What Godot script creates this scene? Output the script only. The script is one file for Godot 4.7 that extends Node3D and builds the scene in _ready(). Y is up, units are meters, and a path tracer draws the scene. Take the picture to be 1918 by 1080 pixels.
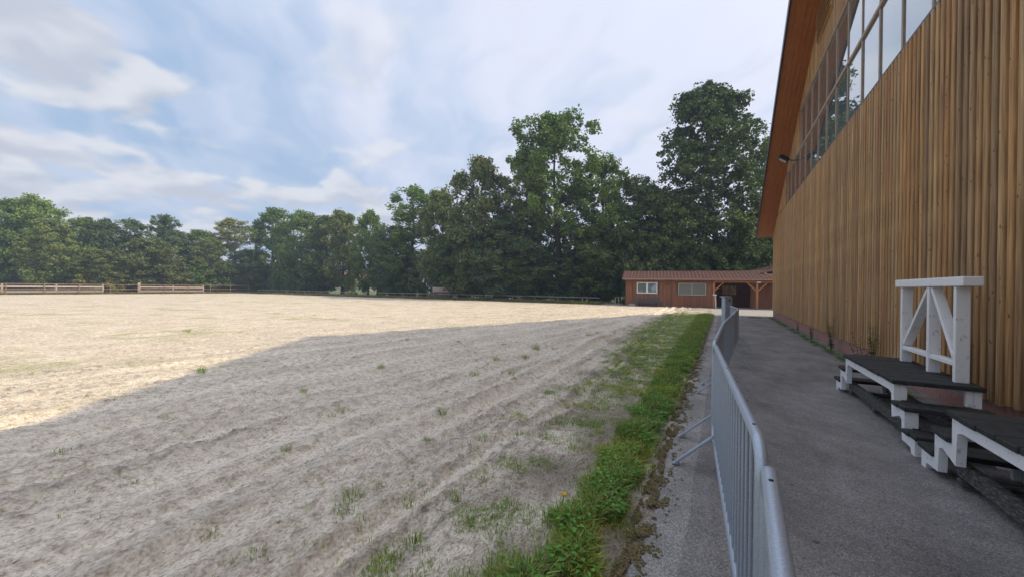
extends Node3D
# World axes: +X towards the big wooden hall, -Z along its gable wall. Helper at(n, h, s) -> Vector3(n, h, -s).
# Helper cam(x, d): metres to the side of and ahead of the camera's own heading, returned as world ground position.

const YAW := 28.15
const EYE := 1.6

class Geo:
	var v := PackedVector3Array()
	var n := PackedVector3Array()
	var c := PackedColorArray()
	var col := Color(1, 1, 1)
	var use_col := false
	func tri(a: Vector3, b: Vector3, d: Vector3) -> void:   # counter-clockwise seen from outside
		var nn := (b - a).cross(d - a).normalized()
		v.push_back(a); v.push_back(d); v.push_back(b)
		n.push_back(nn); n.push_back(nn); n.push_back(nn)
		if use_col:
			c.push_back(col); c.push_back(col); c.push_back(col)
	func quad(a: Vector3, b: Vector3, d: Vector3, e: Vector3) -> void:
		tri(a, b, d); tri(a, d, e)
	func tri_n(a: Vector3, b: Vector3, d: Vector3, na: Vector3, nb: Vector3, nd: Vector3) -> void:
		v.push_back(a); v.push_back(d); v.push_back(b)
		n.push_back(na); n.push_back(nd); n.push_back(nb)
		if use_col:
			c.push_back(col); c.push_back(col); c.push_back(col)
	func box(ctr: Vector3, size: Vector3, bev := 0.0, xf := Transform3D.IDENTITY) -> void:
		var h := size * 0.5
		if bev <= 0.0:
			var p: Array[Vector3] = []
			for i in 8:
				p.push_back(xf * (ctr + Vector3(h.x if i & 1 else -h.x, h.y if i & 2 else -h.y, h.z if i & 4 else -h.z)))
			quad(p[0], p[4], p[6], p[2]); quad(p[1], p[3], p[7], p[5])
			quad(p[0], p[1], p[5], p[4]); quad(p[2], p[6], p[7], p[3])
			quad(p[0], p[2], p[3], p[1]); quad(p[4], p[5], p[7], p[6])
			return
		# chamfered box: corner k, on the face of axis a
		var f := {}
		for i in 8:
			var s := Vector3(1.0 if i & 1 else -1.0, 1.0 if i & 2 else -1.0, 1.0 if i & 4 else -1.0)
			for a in 3:
				var q := Vector3(s.x * (h.x - (0.0 if a == 0 else bev)), s.y * (h.y - (0.0 if a == 1 else bev)), s.z * (h.z - (0.0 if a == 2 else bev)))
				f[i * 3 + a] = xf * (ctr + q)
		var o := xf * ctr
		var faces := [[0, 4, 6, 2, 0], [1, 3, 7, 5, 0], [0, 1, 5, 4, 1], [2, 6, 7, 3, 1], [0, 2, 3, 1, 2], [4, 5, 7, 6, 2]]
		for g in faces:
			quad(f[g[0] * 3 + g[4]], f[g[1] * 3 + g[4]], f[g[2] * 3 + g[4]], f[g[3] * 3 + g[4]])
		for i in 8:
			for a in 3:
				var j: int = i | (1 << a)
				if j == i:
					continue
				var b1: int = (a + 1) % 3
				var b2: int = (a + 2) % 3
				_out(o, f[i * 3 + b1], f[j * 3 + b1], f[j * 3 + b2], f[i * 3 + b2])
			_out3(o, f[i * 3], f[i * 3 + 1], f[i * 3 + 2])
	func _out(o: Vector3, a: Vector3, b: Vector3, d: Vector3, e: Vector3) -> void:
		if (b - a).cross(d - a).dot((a + d) * 0.5 - o) < 0.0:
			quad(a, e, d, b)
		else:
			quad(a, b, d, e)
	func _out3(o: Vector3, a: Vector3, b: Vector3, d: Vector3) -> void:
		if (b - a).cross(d - a).dot((a + b + d) / 3.0 - o) < 0.0:
			tri(a, d, b)
		else:
			tri(a, b, d)
	func beam(a: Vector3, b: Vector3, w: float, t: float, up := Vector3.UP, bev := 0.0) -> void:   # w across, t along up
		var y := (b - a).normalized()
		var x := y.cross(up).normalized()
		var z := x.cross(y)
		box(Vector3.ZERO, Vector3(w, a.distance_to(b), t), bev, Transform3D(Basis(x, y, z), (a + b) * 0.5))
	func tube(pts: Array, rad: Array, sides := 8, caps := true) -> void:
		var k := pts.size()
		var rings := []
		var nors := []
		var ref := Vector3.UP
		var t0: Vector3 = (pts[1] - pts[0]).normalized()
		if absf(t0.dot(ref)) > 0.9:
			ref = Vector3.RIGHT
		for i in k:
			var t: Vector3 = (pts[min(i + 1, k - 1)] - pts[max(i - 1, 0)]).normalized()
			var x := (ref - t * ref.dot(t)).normalized()
			var y := t.cross(x)
			ref = x
			var r := PackedVector3Array()
			var nn := PackedVector3Array()
			for j in sides:
				var an := TAU * j / sides
				var dr := x * cos(an) + y * sin(an)
				r.push_back(pts[i] + dr * rad[i])
				nn.push_back(dr)
			rings.push_back(r); nors.push_back(nn)
		for i in k - 1:
			for j in sides:
				var j2 := (j + 1) % sides
				tri_n(rings[i][j], rings[i][j2], rings[i + 1][j2], nors[i][j], nors[i][j2], nors[i + 1][j2])
				tri_n(rings[i][j], rings[i + 1][j2], rings[i + 1][j], nors[i][j], nors[i + 1][j2], nors[i + 1][j])
		if caps:
			for j in sides:
				var j2 := (j + 1) % sides
				tri(pts[0], rings[0][j2], rings[0][j])
				tri(pts[k - 1], rings[k - 1][j], rings[k - 1][j2])
	func prism(poly: PackedVector2Array, fn: Callable, t0: float, t1: float) -> void:   # fn(p: Vector2, t) -> Vector3
		var idx := Geometry2D.triangulate_polygon(poly)
		var mid := Vector2.ZERO
		for p in poly:
			mid += p / poly.size()
		var o: Vector3 = fn.call(mid, (t0 + t1) * 0.5)
		for i in range(0, idx.size(), 3):
			for t in [t0, t1]:
				var a: Vector3 = fn.call(poly[idx[i]], t)
				var b: Vector3 = fn.call(poly[idx[i + 1]], t)
				var d: Vector3 = fn.call(poly[idx[i + 2]], t)
				var away: Vector3 = fn.call(mid, t) - o
				if (b - a).cross(d - a).dot(away) < 0.0:
					tri(a, d, b)
				else:
					tri(a, b, d)
		var cw := Geometry2D.is_polygon_clockwise(poly)
		var flip: bool = (fn.call(Vector2(1, 0), 0.0) - fn.call(Vector2.ZERO, 0.0)).cross(fn.call(Vector2(0, 1), 0.0) - fn.call(Vector2.ZERO, 0.0)).dot(fn.call(Vector2.ZERO, 1.0) - fn.call(Vector2.ZERO, 0.0)) < 0.0
		for i in poly.size():
			var p := poly[i]
			var q := poly[(i + 1) % poly.size()]
			var a: Vector3 = fn.call(p, t0)
			var b: Vector3 = fn.call(q, t0)
			var d: Vector3 = fn.call(q, t1)
			var e: Vector3 = fn.call(p, t1)
			if cw != flip:
				quad(a, e, d, b)
			else:
				quad(a, b, d, e)
	func mesh() -> ArrayMesh:
		var ar := []
		ar.resize(Mesh.ARRAY_MAX)
		ar[Mesh.ARRAY_VERTEX] = v
		ar[Mesh.ARRAY_NORMAL] = n
		if use_col:
			ar[Mesh.ARRAY_COLOR] = c
		var m := ArrayMesh.new()
		m.add_surface_from_arrays(Mesh.PRIMITIVE_TRIANGLES, ar)
		return m

var rng := RandomNumberGenerator.new()
var taken := {}
var M := {}
var CY := cos(deg_to_rad(YAW))
var SY := sin(deg_to_rad(YAW))

func at(n: float, h: float, s: float) -> Vector3:
	return Vector3(n, h, -s)

func cam(x: float, d: float, h := 0.0) -> Vector3:
	return at(x * CY - d * SY, h, x * SY + d * CY)

func numbered(called: String) -> String:
	var k: int = taken.get(called, -1) + 1
	taken[called] = k
	return called if k == 0 else "%s_%03d" % [called, k]

func tag(o: Node, label: String, category: String, group := "", kind := "") -> void:
	if label: o.set_meta("label", label)
	if category: o.set_meta("category", category)
	if group: o.set_meta("group", group)
	if kind: o.set_meta("kind", kind)

func thing(called: String, where: Vector3, turn: float, label: String, category: String, group := "") -> Node3D:
	var o := Node3D.new()
	o.name = numbered(called)
	o.position = where
	o.rotation.y = turn
	add_child(o)
	tag(o, label, category, group)
	return o

func part(parent: Node, called: String, mesh: Mesh, mat: Material, pos := Vector3.ZERO, kind := "") -> MeshInstance3D:
	var o := MeshInstance3D.new()
	o.name = called
	o.mesh = mesh
	o.material_override = mat
	o.position = pos
	if kind: o.set_meta("kind", kind)
	parent.add_child(o, true)
	return o

func structure(called: String, mesh: Mesh, mat: Material, label: String) -> MeshInstance3D:
	var o := MeshInstance3D.new()
	o.name = called
	o.mesh = mesh
	o.material_override = mat
	add_child(o)
	tag(o, label, called.replace("_", " "), "", "structure")
	return o

# ---------------------------------------------------------------- materials
func noise(seed_: int, freq: float, oct := 4, kind := FastNoiseLite.TYPE_SIMPLEX_SMOOTH) -> FastNoiseLite:
	var f := FastNoiseLite.new()
	f.seed = seed_
	f.frequency = freq
	f.noise_type = kind
	f.fractal_octaves = oct
	f.fractal_type = FastNoiseLite.FRACTAL_FBM if oct > 1 else FastNoiseLite.FRACTAL_NONE
	return f

func ramp_tex(f: FastNoiseLite, size: int, offs: Array, cols: Array) -> ImageTexture:   # colours linear
	var src := f.get_seamless_image(size, size)
	src.convert(Image.FORMAT_L8)
	var g := src.get_data()
	var lut := PackedByteArray()
	for i in 256:
		var t := i / 255.0
		var k := 0
		while k < offs.size() - 2 and t > offs[k + 1]:
			k += 1
		var u: float = clampf((t - offs[k]) / (offs[k + 1] - offs[k]), 0.0, 1.0)
		var cc: Color = (cols[k] as Color).lerp(cols[k + 1], u).linear_to_srgb()
		lut.push_back(int(clampf(cc.r, 0, 1) * 255)); lut.push_back(int(clampf(cc.g, 0, 1) * 255)); lut.push_back(int(clampf(cc.b, 0, 1) * 255))
	var out := PackedByteArray()
	out.resize(g.size() * 3)
	for i in g.size():
		var q := g[i] * 3
		out[i * 3] = lut[q]; out[i * 3 + 1] = lut[q + 1]; out[i * 3 + 2] = lut[q + 2]
	return ImageTexture.create_from_image(Image.create_from_data(size, size, false, Image.FORMAT_RGB8, out))

func grey_tex(f: FastNoiseLite, size: int) -> ImageTexture:
	var src := f.get_seamless_image(size, size)
	src.convert(Image.FORMAT_L8)
	return ImageTexture.create_from_image(src)

func lin(r: float, g: float, b: float) -> Color:
	return Color(r, g, b).linear_to_srgb()

func mat(color: Color, rough: float, tex: Texture2D = null, scale := Vector3.ONE, metallic := 0.0) -> StandardMaterial3D:   # colour linear
	var m := StandardMaterial3D.new()
	m.albedo_color = color.linear_to_srgb()
	m.roughness = rough
	m.metallic = metallic
	if tex:
		m.albedo_texture = tex
		m.uv1_triplanar = true
		m.uv1_world_triplanar = true
		m.uv1_scale = scale
	return m

func relief(m: StandardMaterial3D, tex: Texture2D, cm: float) -> StandardMaterial3D:
	m.heightmap_enabled = true
	m.heightmap_texture = tex
	m.heightmap_scale = cm
	return m

# wood: long vertical streaks and knots, wraps both ways
func wood_tex(seed_: int, size: int, light: Color, dark: Color, knots: int, period_x: float, period_y: float) -> ImageTexture:
	var f := noise(seed_, 1.0, 3)
	var f2 := noise(seed_ + 7, 1.0, 2)
	var out := PackedByteArray()
	out.resize(size * size * 3)
	var kn := []
	var r := RandomNumberGenerator.new()
	r.seed = seed_
	for i in knots:
		var kx := r.randf()
		if kx > 0.82 and kx < 0.93:
			kx -= 0.4
		kn.push_back([kx * size, r.randf() * size, r.randf_range(0.006, 0.013)])
	var field := PackedFloat32Array()
	field.resize(size * size)
	for k in kn:
		var rx: float = k[2] / period_x * size
		var ry: float = k[2] * 1.5 / period_y * size
		for dy in range(-int(ry * 2) - 1, int(ry * 2) + 2):
			for dx in range(-int(rx * 2) - 1, int(rx * 2) + 2):
				var e: float = (dx / rx) * (dx / rx) + (dy / ry) * (dy / ry)
				if e < 3.0:
					var px := posmod(int(k[0]) + dx, size)
					var py := posmod(int(k[1]) + dy, size)
					field[py * size + px] = maxf(field[py * size + px], clampf(1.3 - e * 0.5, 0.0, 1.0))
	for y in size:
		var a := TAU * y / size
		var cy := cos(a) * 0.42
		var sy := sin(a) * 0.42
		for x in size:
			var px := x * period_x / size
			var t := f.get_noise_3d(px * 16.0, cy * 1.4, sy * 1.4) * 0.9 + f2.get_noise_3d(px * 60.0, cy * 2.5, sy * 2.5) * 0.5
			t = clampf(0.5 + t * 0.8, 0.0, 1.0)
			var q := field[y * size + x]
			var i := (y * size + x) * 3
			var cr := lerpf(lerpf(light.r, dark.r, t), 0.04, q * 0.8)
			var cg := lerpf(lerpf(light.g, dark.g, t), 0.018, q * 0.8)
			var cb := lerpf(lerpf(light.b, dark.b, t), 0.008, q * 0.8)
			out[i] = int(255 * pow(cr, 0.4545)); out[i + 1] = int(255 * pow(cg, 0.4545)); out[i + 2] = int(255 * pow(cb, 0.4545))
	return ImageTexture.create_from_image(Image.create_from_data(size, size, false, Image.FORMAT_RGB8, out))

func make_materials() -> void:
	var fine := grey_tex(noise(11, 0.09, 4), 512)
	M.fine = fine
	# sand: vertex colours times a grain
	var grain := ramp_tex(noise(3, 0.055, 5), 1024, [0.0, 0.30, 0.42, 0.50, 1.0], [Color(0.46, 0.44, 0.42), Color(0.62, 0.60, 0.58), Color(0.90, 0.895, 0.89), Color(1, 1, 1), Color(1, 1, 1)])
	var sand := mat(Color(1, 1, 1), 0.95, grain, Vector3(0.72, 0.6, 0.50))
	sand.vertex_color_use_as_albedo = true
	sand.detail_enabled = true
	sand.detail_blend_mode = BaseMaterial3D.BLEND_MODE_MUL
	sand.detail_albedo = ramp_tex(noise(5, 0.024, 5), 1024, [0.0, 0.34, 0.44, 0.52, 1.0], [Color(0.60, 0.55, 0.50), Color(0.74, 0.71, 0.68), Color(0.94, 0.935, 0.93), Color(1, 1, 1), Color(1, 1, 1)])  # dark specks paint the shade of pits too small for the mesh
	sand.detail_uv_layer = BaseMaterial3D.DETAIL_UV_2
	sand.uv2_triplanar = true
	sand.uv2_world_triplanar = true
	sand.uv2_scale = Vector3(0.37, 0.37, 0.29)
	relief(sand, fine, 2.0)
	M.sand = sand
	# asphalt: stones in a dark binder
	var stones := noise(21, 0.12, 1, FastNoiseLite.TYPE_CELLULAR)
	stones.cellular_return_type = FastNoiseLite.RETURN_CELL_VALUE
	var st := ramp_tex(stones, 1024, [0.0, 0.5, 0.8, 0.93, 1.0], [Color(0.42, 0.42, 0.42), Color(0.60, 0.60, 0.59), Color(0.78, 0.775, 0.77), Color(0.97, 0.965, 0.95), Color(1, 1, 1)])
	var asp := mat(Color(1, 1, 1), 0.86, st, Vector3(1.15, 1.15, 1.15))
	asp.vertex_color_use_as_albedo = true
	relief(asp, grey_tex(stones, 512), 0.5)
	M.asphalt = asp
	M.concrete = mat(Color(0.40, 0.385, 0.36), 0.9, ramp_tex(noise(31, 0.02, 5), 512, [0.0, 1.0], [Color(0.7, 0.7, 0.7), Color(1, 1, 1)]), Vector3(0.3, 0.3, 0.3))
	M.plinth = relief(mat(Color(0.40, 0.215, 0.175), 0.9, ramp_tex(noise(33, 0.03, 5), 512, [0.0, 0.4, 1.0], [Color(0.55, 0.52, 0.5), Color(0.85, 0.85, 0.85), Color(1, 1, 1)]), Vector3(0.7, 0.7, 0.7)), fine, 0.6)
	# hall boards: five tones of one larch texture
	var larch := wood_tex(41, 1024, Color(0.66, 0.415, 0.185), Color(0.285, 0.150, 0.060), 150, 3.2, 4.2)
	M.larch = []
	for t in [Color(1, 1, 1), Color(0.82, 0.78, 0.74), Color(1.0, 0.92, 0.80), Color(0.70, 0.65, 0.62), Color(0.92, 0.95, 1.0), Color(0.76, 0.78, 0.84), Color(0.86, 0.74, 0.62), Color(0.62, 0.64, 0.70)]:
		var w := mat(t, 0.72, larch, Vector3(1.0 / 3.2, 1.0 / 4.2, 1.0 / 3.2))
		M.larch.push_back(w)
	M.larch_back = mat(Color(0.90, 0.88, 0.86), 0.8, larch, Vector3(1.0 / 3.2, 1.0 / 4.2, 1.0 / 3.2))
	M.soffit = mat(Color(0.70, 0.55, 0.47), 0.7, wood_tex(43, 512, Color(0.62, 0.30, 0.10), Color(0.40, 0.16, 0.05), 20, 2.0, 2.6), Vector3(0.5, 1.0 / 2.6, 0.5))
	M.fascia = mat(Color(0.055, 0.03, 0.045), 0.45)
	M.roof_dark = mat(Color(0.10, 0.05, 0.05), 0.5)
	M.mullion = mat(Color(0.42, 0.32, 0.25), 0.6, larch, Vector3(0.4, 0.3, 0.4))
	M.mullion.albedo_texture = ramp_tex(noise(47, 0.05, 3), 256, [0.0, 1.0], [Color(0.7, 0.68, 0.66), Color(1, 1, 1)])
	var glass := StandardMaterial3D.new()
	glass.transparency = BaseMaterial3D.TRANSPARENCY_ALPHA
	glass.albedo_color = Color(0.30, 0.33, 0.34, 0.55)
	glass.roughness = 0.015
	glass.metallic_specular = 1.0
	glass.clearcoat_enabled = true
	glass.clearcoat = 1.0
	glass.clearcoat_roughness = 0.01
	M.glass = glass
	var coated := glass.duplicate() as StandardMaterial3D     # reflective double glazing
	coated.albedo_color = Color(0.62, 0.68, 0.68, 0.85)
	coated.metallic = 0.55
	M.coated = coated
	M.inside = mat(Color(0.16, 0.12, 0.09), 0.9)
	# galvanised steel
	var zinc := ramp_tex(noise(51, 0.05, 3, FastNoiseLite.TYPE_CELLULAR), 512, [0.0, 0.5, 1.0], [Color(0.62, 0.64, 0.68), Color(0.85, 0.86, 0.88), Color(1, 1, 1)])
	M.zinc = mat(Color(0.53, 0.60, 0.68), 0.40, zinc, Vector3(6, 6, 6), 0.4)
	M.zinc_dull = mat(Color(0.48, 0.54, 0.62), 0.45, zinc, Vector3(4, 4, 4), 0.35)
	M.hole = mat(Color(0.012, 0.012, 0.014), 0.9)
	# painted and weathered wood of the mounting blocks
	M.white_paint = mat(Color(0.86, 0.86, 0.86), 0.5, ramp_tex(noise(61, 0.03, 5), 512, [0.0, 0.19, 0.27, 1.0], [Color(0.42, 0.39, 0.34), Color(0.80, 0.79, 0.76), Color(0.97, 0.97, 0.97), Color(1, 1, 1)]), Vector3(1.1, 0.7, 1.1))
	var dk := wood_tex(63, 512, Color(0.034, 0.036, 0.034), Color(0.010, 0.011, 0.011), 8, 1.0, 1.6)
	M.black_plank = mat(Color(1, 1, 1), 0.75, dk, Vector3(0.7, 1.0, 1.0))
	M.old_wood = mat(Color(0.9, 0.9, 0.9), 0.9, ramp_tex(noise(65, 0.03, 5), 512, [0.0, 0.45, 0.7, 1.0], [Color(0.02, 0.02, 0.018), Color(0.06, 0.058, 0.05), Color(0.13, 0.127, 0.112), Color(0.24, 0.235, 0.21)]), Vector3(0.9, 3.0, 0.9))
	# shed
	M.shed_board = []
	var sb := wood_tex(71, 512, Color(0.38, 0.165, 0.080), Color(0.165, 0.075, 0.045), 30, 2.4, 5.0)
	for t in [Color(1, 1, 1), Color(0.85, 0.82, 0.8), Color(1.0, 0.9, 0.8), Color(0.7, 0.72, 0.75)]:
		M.shed_board.push_back(mat(t, 0.8, sb, Vector3(1 / 2.4, 0.2, 1 / 2.4)))
	M.shed_grey = mat(Color(0.20, 0.145, 0.125), 0.85, ramp_tex(noise(73, 0.04, 4), 256, [0.0, 1.0], [Color(0.5, 0.5, 0.5), Color(1, 1, 1)]), Vector3(2, 0.5, 2))
	M.shed_dark = mat(Color(0.85, 0.85, 0.85), 0.85, sb, Vector3(1 / 2.4, 0.2, 1 / 2.4))
	M.roof_red = mat(Color(0.185, 0.105, 0.090), 0.42, ramp_tex(noise(75, 0.03, 4), 512, [0.0, 0.5, 1.0], [Color(0.55, 0.5, 0.5), Color(0.9, 0.9, 0.9), Color(1, 1, 1)]), Vector3(0.5, 0.5, 0.5))
	M.post_wood = mat(Color(0.46, 0.22, 0.085), 0.7, sb, Vector3(1, 0.3, 1))
	M.post_wood.albedo_texture = larch
	M.post_wood.albedo_color = Color(0.95, 0.85, 0.8)
	M.white_frame = mat(Color(0.80, 0.80, 0.79), 0.4)
	M.green_frame = mat(Color(0.42, 0.38, 0.28), 0.6)
	M.dark_void = mat(Color(0.16, 0.12, 0.09), 0.8)
	# fences
	M.rust = mat(Color(0.42, 0.27, 0.23), 0.7, ramp_tex(noise(81, 0.05, 4), 256, [0.0, 1.0], [Color(0.6, 0.5, 0.45), Color(1, 1, 1)]), Vector3(2, 2, 2))
	M.pale_board = mat(Color(0.60, 0.50, 0.44), 0.8, ramp_tex(noise(83, 0.03, 5), 512, [0.0, 0.5, 1.0], [Color(0.6, 0.55, 0.5), Color(0.9, 0.9, 0.9), Color(1, 1, 1)]), Vector3(0.8, 3, 0.8))
	M.grey_rail = mat(Color(0.42, 0.40, 0.36), 0.75)
	M.brown_beam = mat(Color(0.20, 0.14, 0.115), 0.85, M.pale_board.albedo_texture, Vector3(0.8, 3, 0.8))
	M.bark = relief(mat(Color(0.085, 0.070, 0.056), 0.95, ramp_tex(noise(91, 0.05, 4), 256, [0.0, 1.0], [Color(0.5, 0.5, 0.5), Color(1, 1, 1)]), Vector3(2, 0.5, 2)), fine, 3.0)
	M.birch_bark = mat(Color(0.30, 0.28, 0.25), 0.9, M.bark.albedo_texture, Vector3(2, 1.0, 2))
	var leaf := func(c: Color, back: Color) -> StandardMaterial3D:
		var m := mat(c, 0.55)
		m.vertex_color_use_as_albedo = true
		m.backlight_enabled = true
		m.backlight = back
		m.metallic_specular = 0.35
		return m
	M.leaf = {
		"dark": leaf.call(Color(0.108, 0.160, 0.050), Color(0.5, 0.55, 0.35)),
		"green": leaf.call(Color(0.150, 0.232, 0.058), Color(0.55, 0.6, 0.35)),
		"bright": leaf.call(Color(0.205, 0.300, 0.064), Color(0.6, 0.65, 0.35)),
		"olive": leaf.call(Color(0.195, 0.245, 0.074), Color(0.55, 0.55, 0.35)),
		"brown": leaf.call(Color(0.160, 0.196, 0.066), Color(0.5, 0.45, 0.3)),
		"yellow": leaf.call(Color(0.280, 0.290, 0.078), Color(0.6, 0.6, 0.3)),
		"blue": leaf.call(Color(0.128, 0.190, 0.080), Color(0.5, 0.55, 0.4)),
	}
	var gr := leaf.call(Color(1, 1, 1), Color(0.6, 0.7, 0.4)) as StandardMaterial3D
	M.grass = gr
	M.moss = mat(Color(1, 1, 1), 1.0)
	M.moss.vertex_color_use_as_albedo = true
	M.meadow = mat(Color(0.13, 0.17, 0.045), 0.95, ramp_tex(noise(95, 0.02, 5), 512, [0.0, 0.5, 1.0], [Color(0.6, 0.62, 0.5), Color(0.9, 0.9, 0.9), Color(1, 1, 0.95)]), Vector3(0.12, 0.12, 0.12))
	M.petal = mat(Color(0.75, 0.50, 0.01), 0.6)
	M.stone = relief(mat(Color(0.34, 0.33, 0.33), 0.9, M.concrete.albedo_texture, Vector3(2, 2, 2)), fine, 1.0)
	M.black = mat(Color(0.012, 0.012, 0.013), 0.75)
	M.lens = mat(Color(0.5, 0.52, 0.55), 0.08)
	M.roof_tile = mat(Color(0.50, 0.20, 0.09), 0.8, M.pale_board.albedo_texture, Vector3(0.8, 3, 0.8))
	M.render_wall = mat(Color(0.62, 0.56, 0.46), 0.9)
	M.white_thing = mat(Color(0.72, 0.70, 0.68), 0.5)

# ---------------------------------------------------------------- sky
func make_sky() -> Sky:
	var w := 2048
	var h := 1024
	var fb := noise(201, 1.0, 5)
	var fd := noise(207, 1.0, 5)
	var fw := noise(203, 1.0, 3)
	var img := PackedFloat32Array()
	img.resize(w * h * 3)
	var sun := Vector3(1.03, 1.0, -0.42).normalized()
	var fwd := Vector3(-SY, 0, -CY)
	var rgt := Vector3(CY, 0, -SY)
	for y in h:
		var el := PI * (0.5 - (y + 0.5) / h)
		var ce := cos(el)
		var se := sin(el)
		if el < -0.12:
			for x in w:
				var i := (y * w + x) * 3
				img[i] = 0.26; img[i + 1] = 0.26; img[i + 2] = 0.25
			continue
		for x in w:
			var az := TAU * (x + 0.5) / w
			var d := Vector3(sin(az) * ce, se, -cos(az) * ce)
			var f := d.dot(fwd)
			var r := d.dot(rgt)
			var phi := rad_to_deg(atan2(r, f))           # degrees from the view's heading
			var eld := rad_to_deg(maxf(el, 0.0))
			# plane of the cloud layer
			var k := 1.0 / (maxf(se, 0.0) + 0.16)
			var px := r * k
			var pz := f * k
			var wx := fw.get_noise_2d(px * 1.6, pz * 1.6) * 0.13
			var wz := fw.get_noise_2d(px * 1.6 + 31.0, pz * 1.6 + 17.0) * 0.13
			var c1 := fb.get_noise_2d(px * 1.15 + wx, pz * 1.15 + wz)
			var c3 := fd.get_noise_2d(px * 4.2 + 13.0, pz * 4.2)
			var c2 := fd.get_noise_2d(px * 2.4 + pz * 0.9 + wz * 2.5, pz * 0.8 - px * 0.3 + wx * 2.0)
			# thin white veil thickening towards the sun, loose cumulus away from it
			var sd := rad_to_deg(acos(clampf(d.dot(sun), -1.0, 1.0)))
			var veil := clampf((110.0 - sd) / 40.0, 0.0, 1.0)
			veil = veil * veil * (3.0 - 2.0 * veil)
			var bank := exp(-pow((eld - 8.5) / 5.0, 2.0)) * 0.30                      # cumulus low over the trees
			bank += exp(-pow((phi + 53.0) / 11.0, 2.0) - pow((eld - 19.0) / 9.0, 2.0)) * 0.40
			bank -= exp(-pow((phi + 31.0) / 13.0, 2.0) - pow((eld - 22.0) / 8.0, 2.0)) * 0.30
			bank -= exp(-pow((phi + 43.0) / 6.0, 2.0) - pow((eld - 11.5) / 2.5, 2.0)) * 0.22
			var cum := clampf((c1 * 1.15 + 0.30 * c3 + bank - 0.02) / 0.36, 0.0, 1.0)
			cum = cum * cum * (3.0 - 2.0 * cum)
			var thin := clampf(0.30 + c2 * 0.75 + veil * 0.75, 0.0, 1.0)
			var t := pow(clampf(1.0 - se, 0.0, 1.0), 3.0)
			var air := Vector3(0.315, 0.460, 0.690).lerp(Vector3(0.45, 0.57, 0.735), t)
			var white := Vector3(0.67, 0.71, 0.86)
			var base := air.lerp(white, thin * 0.92)
			# cumulus: bright crests and greyer bellies
			var up := fb.get_noise_2d(px * 1.15 + wx, (pz * 1.15 + wz) - 0.06 * k)
			var lit := clampf(0.42 + (c1 - up) * 2.4 + c3 * 0.5, 0.0, 1.0)
			var cc := Vector3(0.535, 0.565, 0.65).lerp(Vector3(0.73, 0.745, 0.80), lit)
			base = base.lerp(cc, cum * 0.88 * (1.0 - veil * 0.75))
			# brighter thin cloud round the sun
			var glow := 1.9 * exp(-pow(sd / 30.0, 2.0)) + 5.0 * exp(-pow(sd / 11.0, 2.0)) + 0.12 * veil
			base += Vector3(0.62, 0.60, 0.60) * glow * (0.9 + c2 * 0.25)
			var i := (y * w + x) * 3
			img[i] = base.x * 0.95; img[i + 1] = base.y * 0.95; img[i + 2] = base.z * 0.94
	var tex := ImageTexture.create_from_image(Image.create_from_data(w, h, false, Image.FORMAT_RGBF, img.to_byte_array()))
	var pm := PanoramaSkyMaterial.new()
	pm.panorama = tex
	var s := Sky.new()
	s.sky_material = pm
	return s

func _ready() -> void:
	rng.seed = 4711
	var c := Camera3D.new()
	c.name = "camera"
	c.position = Vector3(0, EYE, 0)
	c.fov = rad_to_deg(2.0 * atan(540.0 / 736.0))
	c.far = 2000.0
	c.near = 0.05
	c.basis = Basis(Vector3.UP, deg_to_rad(YAW)) * Basis(Vector3.RIGHT, deg_to_rad(-0.15)) * Basis(Vector3.BACK, deg_to_rad(0.7))
	add_child(c)
	var env := Environment.new()
	env.background_mode = Environment.BG_SKY
	env.sky = make_sky()
	env.tonemap_mode = Environment.TONE_MAPPER_LINEAR
	env.tonemap_exposure = 1.17
	env.sdfgi_enabled = true
	env.ssao_enabled = true
	env.ssil_enabled = true
	env.fog_enabled = true
	env.fog_density = 0.0013
	env.fog_light_color = Color(0.70, 0.78, 0.90)
	var we := WorldEnvironment.new()
	we.name = "environment"
	we.environment = env
	add_child(we)
	var sun := DirectionalLight3D.new()
	sun.name = "sun"
	sun.light_color = Color(1.0, 0.915, 0.745)
	sun.light_energy = 0.95
	sun.light_angular_distance = 0.7
	sun.shadow_enabled = true
	add_child(sun)
	sun.look_at_from_position(Vector3(1.03, 1.0, -0.42) * 50.0, Vector3.ZERO)
	make_materials()
	print("materials ", Time.get_ticks_msec())
	build_ground()
	print("ground ", Time.get_ticks_msec())
	build_hall()
	build_shed()
	print("buildings ", Time.get_ticks_msec())
	build_trees()
	print("trees ", Time.get_ticks_msec())
	build_fences()
	build_barriers()
	build_blocks()
	build_small_things()
	print("things ", Time.get_ticks_msec())
	build_grass()
	print("done ", Time.get_ticks_msec())

# ---------------------------------------------------------------- ground
var g_low: FastNoiseLite
var g_mid: FastNoiseLite
var g_clod: FastNoiseLite
var g_fine: FastNoiseLite
var g_hoof: FastNoiseLite
var g_wob: FastNoiseLite
var g_patch: FastNoiseLite
var g_streak: FastNoiseLite
# wheel tracks: start n at s = 0, drift per metre of s, half width, depth
const TRACKS := [[-1.90, -0.02, 0.085, 0.055], [-2.75, -0.035, 0.15, 0.056], [-3.35, -0.02, 0.08, 0.020], [-4.1, 0.02, 0.20, 0.050], [-4.9, 0.055, 0.11, 0.030], [-5.9, 0.10, 0.18, 0.048], [-7.1, 0.12, 0.22, 0.036], [-8.6, 0.14, 0.16, 0.030], [-10.0, 0.15, 0.18, 0.024]]
var in_track := 0.0

func verge_width(s: float) -> float:
	return clampf(1.05 + 0.115 * (s - 2.0), 0.7, 2.7) + 0.25 * g_low.get_noise_2d(s * 3.0, 7.0)

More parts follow.
